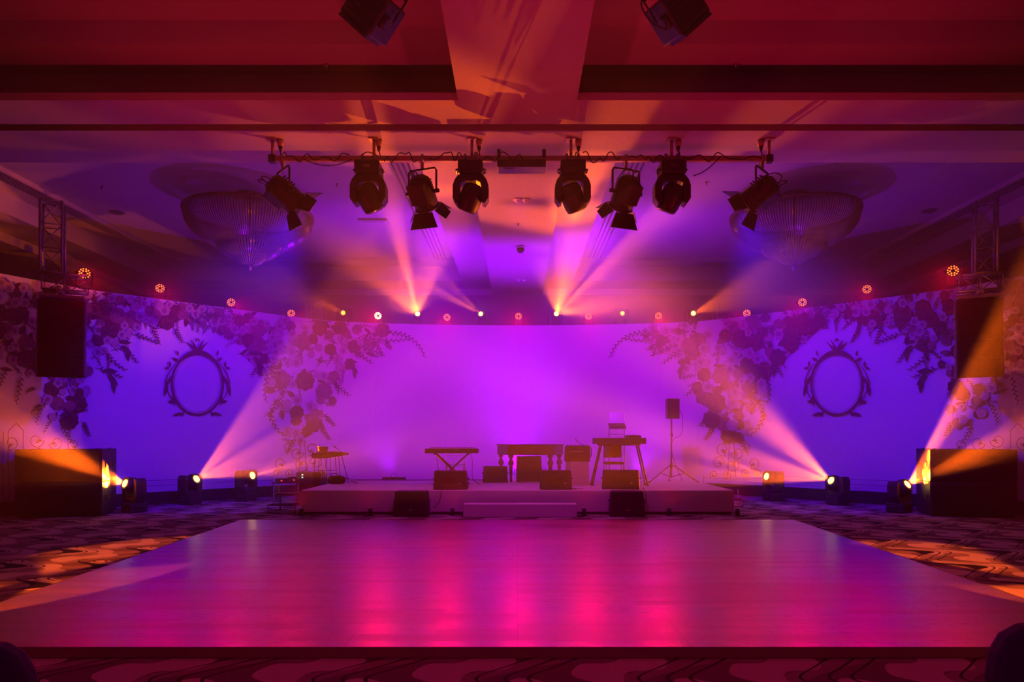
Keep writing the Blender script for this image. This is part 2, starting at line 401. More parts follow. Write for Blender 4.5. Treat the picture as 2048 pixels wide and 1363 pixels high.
def ribbon(pts, wd, mat, mirror=False):
    layer[0] += 1; off = .003 + layer[0] * .000012
    if mirror: pts = [(2 * CX - x, y) for x, y in pts]
    n = len(pts); L = []; Rr = []
    for i, (x, y) in enumerate(pts):
        a, b = pts[min(i + 1, n - 1)], pts[max(i - 1, 0)]; dx, dy = a[0] - b[0], a[1] - b[1]; l = math.hypot(dx, dy) or 1
        ww = (wd(i / (n - 1)) if callable(wd) else wd) / 2
        L.append(wpt(x - dy / l * ww, y + dx / l * ww, off)); Rr.append(wpt(x + dy / l * ww, y - dx / l * ww, off))
    mb = PR[panel_of(sum(p[0] for p in pts) / n)]; mb.mi = mat
    mb.add(L + Rr, [(i, i + 1, n + i + 1, n + i) for i in range(n - 1)])
def rose(x, y, r, mat, mir):
    n = 40; k = random.choice((7, 8, 9)); ph = random.random() * 6
    poly([(x + math.cos(a) * r * (.9 + .16 * abs(math.sin(k * a / 2 + ph)) + .03 * math.sin(3 * a)), y + math.sin(a) * r * (.9 + .16 * abs(math.sin(k * a / 2 + ph)) + .03 * math.cos(2 * a + ph))) for a in (2 * math.pi * i / n for i in range(n))], mat, mir)
    m2 = 2 if mat == 1 else 1
    for q in range(3):                                # petal rims
        a0 = ph + q * 2.1; rr = r * (.75 - q * .2)
        ribbon([(x + math.cos(a0 + t) * rr, y + math.sin(a0 + t) * rr) for t in (i * .3 for i in range(9))], r * .07, m2, mir)
def daisy(x, y, r, mir):
    k = random.choice((5, 6, 7)); ph = random.random() * 6; n = k * 6
    poly([(x + math.cos(a) * r * (.78 + .26 * abs(math.cos(k * a / 2 + ph))), y + math.sin(a) * r * (.78 + .26 * abs(math.cos(k * a / 2 + ph)))) for a in (2 * math.pi * i / n for i in range(n))], 3, mir)
    ribbon([(x + math.cos(a) * r * .36, y + math.sin(a) * r * .36) for a in (2 * math.pi * i / 12 for i in range(13))], r * .14, 1, mir)
    poly([(x + math.cos(a) * r * .17, y + math.sin(a) * r * .17) for a in (2 * math.pi * i / 8 for i in range(8))], 4, mir)
def leaf(x, y, ang, l, wd, mat, mir):
    c, s = math.cos(ang), math.sin(ang); pts = []
    for i in range(7): t = i / 6; pts.append((t * l, math.sin(math.pi * t ** .8) * wd / 2))
    for i in range(5, 0, -1): t = i / 6; pts.append((t * l, -math.sin(math.pi * t ** .8) * wd / 2))
    poly([(x + px * c - py * s, y + px * s + py * c) for px, py in pts], mat, mir)
def sprig(x, y, ang, l, curl, mir, lf=9, mat=4, n=6, wd=.34):
    pts = []; a = ang; px, py = x, y; n = max(n, int(l / 9)); lf = min(lf, 10.5); st = l / (n * 2)
    for i in range(n * 2 + 1):
        pts.append((px, py)); px += math.cos(a) * st; py += math.sin(a) * st; a += curl / (n * 2)
    ribbon(pts, 1.1, mat, mir); a = ang
    for i in range(2, n * 2 + 1):
        a = ang + curl * i / (n * 2); q = lf * (1 - .45 * i / (n * 2))
        leaf(pts[i][0], pts[i][1], a + (.75 if i % 2 else -.75), q, q * wd, mat, mir)
ENV = [(-5, 735), (40, 745), (80, 800), (110, 850), (150, 860), (172, 820), (190, 715), (235, 700), (262, 668), (300, 655), (330, 665), (360, 640), (405, 636), (440, 665), (480, 702),
       (515, 735), (545, 800), (575, 870), (600, 905), (635, 880), (655, 830), (685, 765), (715, 722), (745, 700), (770, 690)]
def env(x):
    for (a, b), (c, d) in zip(ENV, ENV[1:]):
        if a <= x <= c: return b + (d - b) * (x - a) / (c - a)
    return 0
for mir in (False, True):
    random.seed(11 if mir else 5)
    # leaves behind the flowers
    k = 0
    while k < 340:
        x = random.uniform(-5, 770); t = wall_top(x) + 4; b = env(x)
        if 765 > x > 700 and random.random() < .4: continue
        y = random.uniform(t, b); k += 1
        r = random.random()
        if r < .55: sprig(x, y, random.uniform(0, 6.28), random.uniform(20, 36), random.uniform(-.8, .8), mir, 8, random.choice((4, 4, 2)), 5)
        else: leaf(x, y, random.uniform(0, 6.28), random.uniform(16, 26), random.uniform(7, 11), random.choice((4, 2, 1)), mir)
    pts = []; tries = 0
    while tries < 9000 and len(pts) < 205:
        tries += 1
        x = random.uniform(-5, 775); t = wall_top(x); b = env(x) - 6; y = random.uniform(t, b)
        big = random.random() < .35; r = random.uniform(13, 20) if big else random.uniform(7, 12)
        if y + r > b + 8 or y - r < t - 2: continue
        if 360 < x < 425 and r > 11: continue
        if any((x - q[0]) ** 2 + (y - q[1]) ** 2 < ((r + q[2]) * .62) ** 2 for q in pts): continue
        pts.append((x, y, r))
        z = random.random()
        if big: rose(x, y, r, random.choice((1, 1, 2)), mir)
        elif z < .55: daisy(x, y, r, mir)
        else: rose(x, y, r, random.choice((1, 2, 3)), mir)
    # trailing sprays at the lower edge
    for (x, y, a, l, c, q) in [(205, 700, .9, 60, -.4, 11), (235, 690, .5, 50, .5, 12), (262, 668, .2, 55, .3, 11), (300, 650, 1.0, 40, .3, 11), (190, 735, .3, 55, .1, 15), (215, 700, 1.4, 40, .4, 9),
                               (545, 735, 2.2, 70, -.9, 11), (570, 760, 1.9, 60, -.5, 11), (560, 790, 2.2, 50, -.4, 10), (660, 765, .5, 45, .2, 14), (700, 700, .4, 50, .3, 12), (715, 690, .3, 55, .2, 10),
                               (740, 672, .9, 45, .2, 11), (645, 830, .6, 30, .3, 10), (640, 850, 1.1, 32, -.2, 10), (590, 870, 1.9, 40, .3, 9), (520, 715, 1.8, 40, .5, 10), (770, 668, -.2, 100, 1.5, 10), (760, 680, .1, 60, -.3, 9),
                               (540, 810, 1.7, 70, -1.2, 11), (120, 840, 1.3, 50, -.4, 11), (90, 800, 2.2, 50, -.5, 11), (40, 745, 1.6, 60, .3, 11), (10, 735, 1.8, 50, .4, 10), (160, 840, .9, 34, .3, 11),
                               (400, 625, .1, 50, .3, 9), (390, 630, 1.2, 34, .5, 8), (345, 655, .9, 34, .2, 10)]:
        sprig(x, y, a, l, c, mir, q)
    for (x, y, sc_) in [(236, 683, 1.0), (205, 740, 1.15), (495, 705, 1.25), (692, 722, .9), (540, 745, .9)]:
        for j, da in enumerate((0, .75, 1.4)):
            leaf(x + j * 9 * sc_, y + j * 7 * sc_, .1 + da, 27 * sc_, 8.5 * sc_, 4, mir)
    # wrought scrollwork under the garlands
    for (x, y, r, a, d) in [(592, 905, 14, 0, 1), (622, 897, 15, 2, -1), (560, 925, 13, 1, 1), (604, 930, 15, 4, -1), (632, 925, 14, 3, 1), (578, 945, 9, 2, 1), (552, 945, 8, 0, -1), (612, 950, 10, 5, 1), (640, 948, 9, 1, -1),
                            (575, 893, 9, 1, 1), (70, 880, 16, 0, 1), (110, 885, 15, 3, -1), (145, 890, 14, 1, 1), (20, 885, 15, 2, -1), (128, 912, 12, 0, -1), (90, 915, 14, 2, 1), (155, 915, 10, 4, 1)]:
        ribbon([(x + math.cos(a + d * t) * r * (1 - t / 11), y + math.sin(a + d * t) * r * (1 - t / 11)) for t in (i * .45 for i in range(19))], 1.5, 5, mir)
        leaf(x, y, a, r * .8, r * .3, 4, mir)
    for (x0, y0, x1, y1) in [(600, 880, 596, 955), (608, 880, 612, 955), (14, 862, 14, 1000), (4, 862, 4, 1000), (44, 862, 44, 1000), (14, 862, 30, 846), (30, 846, 46, 862)]:
        ribbon([(x0, y0), (x1, y1)], 1.6, 5, mir)
    # oval crest with crown
    ex, ey = 394, 767
    def el(a, rx, ry): return (ex + math.sin(a) * rx, ey - math.cos(a) * ry)
    ribbon([el(2 * math.pi * i / 64, 51, 62) for i in range(65)], 4.2, 5, mir)
    ribbon([el(2 * math.pi * i / 64, 46.5, 57) for i in range(65)], .8, 5, mir)
    ribbon([el(-.95 + 1.9 * i / 20, 51, 62) for i in range(21)], lambda t: 4 + 7 * math.sin(math.pi * t) ** 2, 5, mir)
    poly([(ex - 10, ey - 64), (ex - 7, ey - 72), (ex + 7, ey - 72), (ex + 10, ey - 64)], 5, mir)
    for (dx, a, l) in ((-8, -2.2, 16), (-4, -1.75, 18), (4, -1.4, 18), (8, -.95, 16)):
        ribbon([(ex + dx + math.cos(a + .35 * (-1 if dx < 0 else 1) * t) * l * t, ey - 70 + math.sin(a) * l * t) for t in (i / 6 for i in range(7))], lambda t: 4.5 * (1 - t) + 1, 5, mir)
    leaf(ex - 3.5, ey - 84, -1.2, 8, 3, 5, mir); leaf(ex + 3.5, ey - 84, -1.95, 8, 3, 5, mir)
    for sgn in (-1, 1):
        def q(a, rx, ry): return (ex + sgn * math.sin(a) * rx, ey - math.cos(a) * ry)
        ribbon([q(.85 + 1.35 * i / 16, 64 - 6 * abs(i - 8) / 8, 62) for i in range(17)], lambda t: 1 + 1.6 * math.sin(math.pi * t), 5, mir)
        for (a, rx, ry, la, l, wd) in ((.80, 52, 64, -.5, 15, 6), (.98, 66, 60, -1.5, 12, 5), (1.0, 66, 60, .25, 11, 5), (1.62, 62, 60, -2.1, 24, 7), (1.55, 60, 60, 1.35, 28, 8), (1.95, 52, 62, 1.7, 22, 7), (2.25, 60, 58, -.1, 13, 7),
                                       (2.55, 52, 70, .25, 22, 6), (.72, 58, 74, -1.3, 12, 4)):
            x, y = q(a, rx, ry); leaf(x, y, la if sgn > 0 else math.pi - la, l, wd, 5, mir)
        ribbon([(ex + sgn * (26 + 6 * math.cos(t * 1.1 - 1.5)), ey + 59 + 5 * math.sin(t * 1.4)) for t in (i * .35 for i in range(9))], 2.2, 5, mir)

bd = thing('backdrop', 'tall curved white backdrop printed with hanging floral garlands and two crowned ovals', 'backdrop', (0, 0, 0))
ranges = {'ret_l': (-11, -9.29), 'wing_l': (-9.29, -5.5), 'mid': (-5.5, 5.5), 'wing_r': (5.5, 9.29), 'ret_r': (9.29, 11)}
pn = {'ret_l': 'return_panel', 'ret_r': 'return_panel', 'wing_l': 'wing_panel', 'wing_r': 'wing_panel', 'mid': 'centre_panel'}
for k, (a, b) in ranges.items():
    pts = [p for p in WP if a - 1e-6 <= p[0] <= b + 1e-6]; mb = PR[k]; n = len(pts); mb.mi = 0
    nr = []
    for i in range(n):
        p, q_ = pts[max(i - 1, 0)], pts[min(i + 1, n - 1)]; nx, ny = -(q_[1] - p[1]), (q_[0] - p[0]); l = math.hypot(nx, ny); nr.append((nx / l * .12, ny / l * .12))
    vs = [(x, y, .28) for x, y in pts] + [(x, y, WH) for x, y in pts] + [(x + c[0], y + c[1], WH) for (x, y), c in zip(pts, nr)] + [(x + c[0], y + c[1], .28) for (x, y), c in zip(pts, nr)]
    fs = []
    for i in range(n - 1):
        fs += [(i, i + 1, n + i + 1, n + i), (n + i, n + i + 1, 2 * n + i + 1, 2 * n + i), (2 * n + i, 2 * n + i + 1, 3 * n + i + 1, 3 * n + i)]
    fs += [(0, n, 2 * n, 3 * n), (n - 1, 4 * n - 1, 3 * n - 1, 2 * n - 1)]
    mb.add(vs, fs)
    pm = mb.build(pn[k], ['vinyl', 'p_dark', 'p_mid', 'p_light', 'p_leaf', 'p_crest'], bd)
    s = MB(); vs = [(x - c[0] * .4, y - c[1] * .4, 0) for (x, y), c in zip(pts, nr)] + [(x - c[0] * .4, y - c[1] * .4, .28) for (x, y), c in zip(pts, nr)] + [(x + c[0], y + c[1], .28) for (x, y), c in zip(pts, nr)]
    s.add(vs, [(i, i + 1, n + i + 1, n + i) for i in range(n - 1)] + [(n + i, n + i + 1, 2 * n + i + 1, 2 * n + i) for i in range(n - 1)])
    s.build('skirting', 'black_cloth', pm, label='black skirting along the foot')

# ------------------------------------------------------------------ dance floor
df = thing('dance_floor', 'large glossy wooden parquet dance floor laid on the patterned carpet', 'dance floor', (0, 0, 0))
c4 = [(-4.62, 4.86), (4.62, 4.86), (4.98, 12.3), (-4.98, 12.3)]
mb = MB(); mb.add([(x, y, 0) for x, y in c4] + [(x, y, .05) for x, y in c4], [(3, 2, 1, 0), (4, 5, 6, 7), (0, 1, 5, 4), (1, 2, 6, 5), (2, 3, 7, 6), (3, 0, 4, 7)])
mb.build('parquet_deck', 'parquet', df)
M['ramp'] = principled('ramp_wood', (.22, .10, .08), .5, noise=.1, nscale=4)
cen = Vector((0, 8.6))
def outw(p, w_): return (p[0] + (w_ if p[0] > 0 else -w_), p[1] + (w_ if p[1] > 8 else -w_))
for i in range(4):
    a, b = c4[i], c4[(i + 1) % 4]; a2, b2 = outw(a, .09), outw(b, .09)
    MB().add([(*a, .052), (*b, .052), (*b2, .006), (*a2, .006), (*a2, 0), (*b2, 0)], [(0, 3, 2, 1), (3, 4, 5, 2)]).build('edge_ramp', 'ramp', df)

# ------------------------------------------------------------------ stage
SZ = .477
st = thing('stage', 'low wide stage covered in white cloth in front of the backdrop', 'stage', (0, 13.56, 0))
box((0, 1.72, SZ / 2 + .02), (8.62, 3.42, SZ - .04)).build('deck', 'white_cloth', st, bevel=.015)
box((0, 1.72, .02), (8.5, 3.36, .04)).build('underframe', 'black', st)
stp = thing('stage_step', 'white cloth-covered step standing against the middle of the stage front', 'step', P(1040, 1028, 13.2).xy.to_3d())
box((0, 0.02, .125), (2.18, .30, .25)).build('step_box', 'white_cloth', stp, bevel=.01)
stp.location.z = 0

def frame_steps(loc, w_, label, mirror):
    t = thing('stage_steps', label, 'steps', loc)
    for k, (z, y) in enumerate(((.17, -.15), (.36, .2))):
        box((0, y, z), (w_ * .9, .3, .03)).build('tread', 'black', t)
    for sx in (-1, 1):
        MB().tube([(sx * w_ / 2, -.32, 0), (sx * w_ / 2, -.32, .17), (sx * w_ / 2, 0, .17), (sx * w_ / 2, 0, .36), (sx * w_ / 2, .4, .36), (sx * w_ / 2, .4, 0)], .016).build('side_frame', 'dull_steel', t)
    MB().tube([(-w_ / 2, -.32, .02), (w_ / 2, -.32, .02)], .014).build('foot_bar', 'dull_steel', t)
    return t
frame_steps((-4.73, 14.0, 0), .55, 'small black metal steps at the end of the stage by the percussion table', 0)
frame_steps((4.66, 15.2, 0), .5, 'small black metal steps at the stage end beyond the loudspeaker tripod', 1)

# can uplights on the carpet along the stage front
for i, (x, what) in enumerate(((603, 'at the stage corner by the metal steps'), (741, 'between the stage corner and the tall carpet speaker'), (905, 'just before the left end of the white step'),
                               (1168, 'just past the right end of the white step'), (1338, 'beside the carpet speaker near the tripod end'), (1475, 'at the stage corner beyond the last speaker'))):
    p = P(x, 1030, 13.35); p.z = 0
    t = thing('can_uplight', 'small black can lamp on the carpet ' + what, 'lamp', p, group='can lamps along the stage front')
    MB().cyl((0, 0, .012), (0, 0, .125), .042, n=16).build('can', 'black', t)
    MB().lathe([(.036, .12), (.047, .12), (.047, .138), (.036, .138)], 16).build('rim', 'dull_steel', t)
    box((0, 0, .006), (.10, .08, .012)).build('foot_plate', 'black', t)

# ------------------------------------------------------------------ loudspeakers
def wedge(loc, w_, h, d, label, rz=0, led=True, skew=0, group='wedge monitors on the stage edge'):
    t = thing('stage_monitor', label, 'speaker', loc, (0, 0, rz), group)
    # we see the back of the wedge: side profile in y,z
    prof = [(-d * .5, 0), (d * .5, 0), (d * .5, h * .35), (-d * .12, h), (-d * .42, h)]
    mb = MB(); T = Matrix(((0, 1, 0, 0), (1, 0, 0, 0), (0, 0, 1, 0), (0, 0, 0, 1)))
    n = len(prof); vs = [(-w_ / 2 * (1 - .05 * (z / h)), y, z) for y, z in prof] + [(w_ / 2 * (1 - .05 * (z / h)), y, z) for y, z in prof]
    mb.add(vs, [tuple(range(n)), tuple(range(2 * n - 1, n - 1, -1))] + [(i, n + i, n + (i + 1) % n, (i + 1) % n) for i in range(n)])
    mb.build('cabinet', 'black', t, bevel=.012)
    g = MB(); a, b = Vector((0, d * .5, h * .35)), Vector((0, -d * .12, h)); nn = Vector((0, h * .65, d * .62)).normalized() * .008
    x = w_ * .44; g.add([Vector((-x, 0, 0)) + a.lerp(b, .06) + nn, Vector((x, 0, 0)) + a.lerp(b, .06) + nn, Vector((x, 0, 0)) + a.lerp(b, .94) + nn, Vector((-x, 0, 0)) + a.lerp(b, .94) + nn,
                        Vector((-x, 0, 0)) + a.lerp(b, .06), Vector((x, 0, 0)) + a.lerp(b, .06), Vector((x, 0, 0)) + a.lerp(b, .94), Vector((-x, 0, 0)) + a.lerp(b, .94)],
                       [(0, 1, 2, 3), (0, 4, 5, 1), (1, 5, 6, 2), (2, 6, 7, 3), (3, 7, 4, 0)])
    g.build('grille', 'grille', t)
    box((0, -d * .46, h * .5), (w_ * .5, .02, h * .34)).build('rear_panel', 'grille', t)
    for sx in (-1, 1): MB().tube([(sx * w_ * .487, -.07, h * .55), (sx * w_ * .53, -.05, h * .55), (sx * w_ * .53, .05, h * .55), (sx * w_ * .487, .07, h * .55)], .012).build('side_handle', 'black', t)
    if led:
        MB().cyl((-w_ * .36, -d * .455, h * .32), (-w_ * .36, -d * .47, h * .32), .012, n=10).build('indicator', 'red_dot', t, label='small lit red indicator')
        box((w_ * .28, -d * .478, h * .33), (.05, .006, .035)).build('badge', 'dull_steel', t, label='silver badge')
    return t
def wl(x, d): return ((x - CX) * d / F, d + .1, SZ)
wedge(wl(901.5, 13.85), .68, .38, .5, 'black wedge monitor on the stage edge in front of the crossed-leg keyboard', 0)
wedge(wl(1111.5, 13.85), .64, .39, .5, 'black wedge monitor on the stage edge in front of the white pedestal', 0)
wedge(wl(1243, 13.95), .76, .39, .52, 'black wedge monitor on the stage edge below the splayed-leg keyboard', R(-9))
wedge(wl(990, 15.9), .58, .385, .42, 'black monitor further back between the keyboard and the cimbalom', R(4), False)
def upright(x, label, rz):
    p = P(x, 1030, 13.3); p.z = 0
    t = thing('floor_speaker', label, 'speaker', p, (0, 0, rz), 'loudspeakers on the carpet before the stage')
    mb = MB(); mb.add([(-.34, -.2, 0), (.34, -.2, 0), (.34, .2, 0), (-.34, .2, 0), (-.315, -.1, .49), (.315, -.1, .49), (.3, .2, .49), (-.3, .2, .49)],
                      [(3, 2, 1, 0), (4, 5, 6, 7), (0, 1, 5, 4), (1, 2, 6, 5), (2, 3, 7, 6), (3, 0, 4, 7)])
    mb.build('cabinet', 'black', t, bevel=.015)
    sl = math.atan2(.1, .49)
    box((0, -.157, .25), (.60, .012, .42), Matrix.Rotation(-sl, 3, 'X')).build('grille', 'grille', t, bevel=.004)
    box((0, -.186, .13), (.07, .006, .024), Matrix.Rotation(-sl, 3, 'X')).build('badge', 'dull_steel', t, label='silver badge')
    for sx in (-1, 1): MB().tube([(sx * .325, -.06, .3), (sx * .35, -.05, .3), (sx * .35, .06, .3), (sx * .325, .07, .3)], .012).build('side_handle', 'black', t)
upright(824, 'black loudspeaker on the carpet before the stage below the crossed-leg keyboard', 0)
upright(1253, 'black loudspeaker on the carpet before the stage below the last wedge monitor', R(-3))

def pa_speaker():
    d = 16.0; p = P(1343, 963, d); t = thing('tripod_speaker', 'black loudspeaker raised on a tall tripod pole at the stage back', 'speaker', (p.x, d, SZ), (0, 0, R(6)))
    z0 = P(0, 837, d).z - SZ; z1 = P(0, 797, d).z - SZ; h = z1 - z0
    mb = MB(); mb.add([(-.16, -.13, z0), (.16, -.13, z0), (.11, .13, z0), (-.11, .13, z0), (-.16, -.13, z1), (.16, -.13, z1), (.11, .13, z1), (-.11, .13, z1)],
                      [(3, 2, 1, 0), (4, 5, 6, 7), (0, 1, 5, 4), (1, 2, 6, 5), (2, 3, 7, 6), (3, 0, 4, 7)])
    cab = mb.build('cabinet', 'black', t, bevel=.02)
    box((0, -.138, (z0 + z1) / 2), (.28, .014, h * .9)).build('grille', 'grille', cab)
    MB().cyl((0, 0, .25), (0, 0, z0), .018, n=12).build('pole', 'black', t)
    MB().cyl((0, 0, z0 - .42), (0, 0, z0 - .34), .034, n=12).build('clamp_collar', 'black', t)
    MB().cyl((0, 0, .34), (0, 0, .46), .035, n=12).build('tripod_hub', 'black', t)
    for k, a in enumerate((R(200), R(-20), R(80))):
        mb = MB(); e = Vector((math.cos(a) * .62, math.sin(a) * .5, .015)); mb.tube([(0, 0, .42), e], .014); mb.tube([e * .5 + Vector((0, 0, .21)), (0, 0, .12)], .009)
        mb.cyl(e - Vector((0, 0, .015)), e + Vector((0, 0, .02)), .026, n=8); mb.build('leg', 'black', t)
    MB().tube([(0, 0, .1), (0, 0, .42)], .016).build('lower_pole', 'black', t)
    MB().tube(smooth_path([(.12, .08, z0 + .3), (.28, .08, z0 + .1), (.26, .05, z0 - .35), (.05, .04, z0 - .5), (.04, .03, .6), (.3, .1, .02)]), .007).build('cable', 'rubber', t)
pa_speaker()

def sub_stack(sx):
    # stack of wide bass cabinets turned slightly towards the dance floor
    near = Vector((sx * 8.03 if sx < 0 else 7.98, 13.2, 0))
    word = 'left' if sx < 0 else 'right'
    t = thing('bass_speaker_stack', f'stacked black bass cabinets under the hanging speakers at the {word} end of the backdrop', 'speaker', near, (0, 0, R(14) * -sx))
    for k in range(2):
        c = box((sx * .74, .42, .04 + .315 + k * .635), (1.48, .84, .625)).build('bass_cabinet', 'black', t, bevel=.012)
        box((sx * .74, -.01, .04 + .315 + k * .635), (1.40, .03, .54)).build('grille', 'grille', c)
        for yy in (.25, .62):
            h = MB(); h.box((-sx * .005, yy, .355 + k * .635), (.02, .17, .10)); h.build('recessed_handle', 'rubber', c)
    box((sx * .74, .42, .02), (1.40, .78, .04)).build('skid', 'rubber', t)
    mb = MB()
    for yy in (.1, .74):
        for xx in (.1, 1.36): mb.cyl((sx * xx, yy, 1.30), (sx * xx, yy, 1.315), .03, n=8)
    mb.build('rubber_feet', 'rubber', t)
sub_stack(-1); sub_stack(1)

def truss(mb, p0, p1, s=.29, rung=.29, up=Vector((0, 0, 1))):
    p0, p1 = Vector(p0), Vector(p1); d = (p1 - p0); L = d.length; d.normalize()
    x = d.cross(up); x = x.normalized() if x.length > .1 else Vector((1, 0, 0)); y = d.cross(x).normalized()
    cs = [(x * a + y * b) * s / 2 for a, b in ((-1, -1), (1, -1), (1, 1), (-1, 1))]
    for c in cs: mb.cyl(p0 + c, p1 + c, .022, n=8)
    n = max(1, round(L / rung))
    for i in range(n + 1):
        q = p0 + d * L * i / n
        for k in range(4): mb.cyl(q + cs[k], q + cs[(k + 1) % 4], .011, n=5)
        if i < n:
            q2 = p0 + d * L * (i + 1) / n
            for k in range(4): mb.cyl(q + cs[k], q2 + cs[(k + 1) % 4], .010, n=5)

def line_array(sx):
    d = 12.6; word = 'left' if sx < 0 else 'right'
    xl, xr = (79, 167) if sx < 0 else (1915, 2001)
    cx = ((xl + xr) / 2 - CX) * d / F; wd = (xr - xl) * d / F * .90
    zb, zt = EYE + (CY - 755) * d / F, EYE + (CY - 598) * d / F
    t = thing('line_array', f'hanging column of black line-array speakers at the {word} end of the backdrop', 'speaker', (cx, d, zb), (0, 0, R(26) * -sx))
    n = 4; hh = (zt - zb) / n
    for k in range(n):
        z = k * hh; tilt = .03 * (n - 1 - k)
        mb = MB(); f, b = hh * .985, hh * .80
        y0 = -.0 - tilt
        vs = [(-wd / 2, y0, z), (wd / 2, y0, z), (wd / 2 * .9, y0 + .5, z + (f - b) / 2), (-wd / 2 * .9, y0 + .5, z + (f - b) / 2),
              (-wd / 2, y0, z + f), (wd / 2, y0, z + f), (wd / 2 * .9, y0 + .5, z + (f + b) / 2), (-wd / 2 * .9, y0 + .5, z + (f + b) / 2)]
        mb.add(vs, [(3, 2, 1, 0), (4, 5, 6, 7), (0, 1, 5, 4), (1, 2, 6, 5), (2, 3, 7, 6), (3, 0, 4, 7)])
        c = mb.build('speaker_module', 'black', t, bevel=.01)
        box((0, y0 - .012, z + f / 2), (wd * .94, .02, f * .88)).build('grille', 'grille', c)
        mb = MB(); [mb.box((s_ * (wd / 2 + .012), y0 + .08, z + f / 2), (.02, .06, f * 1.02)) for s_ in (-1, 1)]
        mb.build('rigging_plate', 'dull_steel', c)
    H = zt - zb
    mb = MB(); mb.box((0, .2, H + .05), (wd * .96, .5, .05)); mb.box((0, .2, H + .11), (.08, .9, .08)); mb.build('bumper_frame', 'dull_steel', t)
    mb = MB(); truss(mb, (-wd / 2 + .05, .2, H + .33), (wd / 2 + .02, .2, H + .33), .30, .4); mb.build('truss_section', 'dull_steel', t)
    mb = MB(); truss(mb, (-wd / 2 + .2 * (1 if sx < 0 else 2.4), .2, H + .5), (-wd / 2 + .2 * (1 if sx < 0 else 2.4), .2, 5.90 - zb), .34, .45); mb.build('truss_upright', 'dull_steel', t)
    mb = MB()
    for s_ in (-1, 1): mb.tube([(s_ * .15, .2, H + .15), (0.0, .2, H + .2)], .012)
    mb.build('chain', 'steel', t)
line_array(-1); line_array(1)

# ------------------------------------------------------------------ instruments
def keyboard_on_x():
    d = 14.9; p = P(904, 0, d); t = thing('stage_piano', 'long slim keyboard on a crossed-leg stand', 'keyboard', (p.x, d, SZ))
    zt = P(0, 896, d).z - SZ; wd = 106 * d / F
    b = box((0, 0, zt - .055), (wd, .30, .10)).build('keyboard_body', 'black', t, bevel=.01)
    k = MB(); [k.box((-wd * .42 + i * wd * .84 / 51, .04, zt + .0), (wd * .84 / 51 * .9, .14, .02)) for i in range(52)]; k.build('white_keys', 'keys', b)
    k = MB(); [k.box((-wd * .42 + (i + .5) * wd * .84 / 51, .01, zt + .012), (.012, .09, .018)) for i in range(51) if i % 7 not in (2, 6)]; k.build('black_keys', 'black', b)
    box((.12, -.152, zt - .03), (.10, .006, .018)).build('maker_badge', 'dull_steel', b)
    st_ = MB()
    for s_ in (-1, 1):
        y = .12 * s_
        st_.tube([(-.36, y, zt - .11), (.36, y, .04)], .016); st_.tube([(.36, y, zt - .11), (-.36, y, .04)], .016)
    for s_ in (-1, 1):
        st_.tube([(s_ * .36, -.2, zt - .12), (s_ * .36, .2, zt - .12)], .018); st_.tube([(s_ * .36, -.22, .03), (s_ * .36, .22, .03)], .018)
    st_.cyl((0, -.16, zt / 2 - .03), (0, .16, zt / 2 - .03), .03, n=10)
    st_.build('crossed_stand', 'black', t)
    MB().tube(smooth_path([(-.36, .16, zt - .05), (-.34, .2, .45), (-.3, .15, .15), (-.45, .1, .008)]), .006).build('cable', 'rubber', t)
    MB().tube(smooth_path([(.40, .16, zt - .05), (.43, .2, .5), (.44, .15, .15), (.6, .2, .008)]), .006).build('power_cable', 'rubber', t)
keyboard_on_x()

def plastic_chair():
    d = 15.75; p = P(911, 0, d); t = thing('chair', 'pale chair with an open curved back behind the crossed-leg keyboard', 'chair', (p.x, d, SZ), (0, 0, R(8)))
    box((0, 0, .44), (.44, .42, .035)).build('seat', 'white', t, bevel=.012)
    for sx in (-1, 1):
        for sy in (-1, 1): MB().tube([(sx * .2, sy * .18, .43), (sx * .225, sy * .21, 0)], [.02, .014]).build('leg', 'white', t)
    mb = MB(); mb.tube(smooth_path([(-.2, .2, .44), (-.215, .24, .62), (-.17, .26, .74), (0, .28, .78), (.17, .26, .74), (.215, .24, .62), (.2, .2, .44)]), .022, 8); mb.build('backrest', 'white', t)
    mb = MB(); mb.tube([(-.2, .25, .64), (.2, .25, .64)], .018); mb.build('back_rail', 'white', t)
plastic_chair()

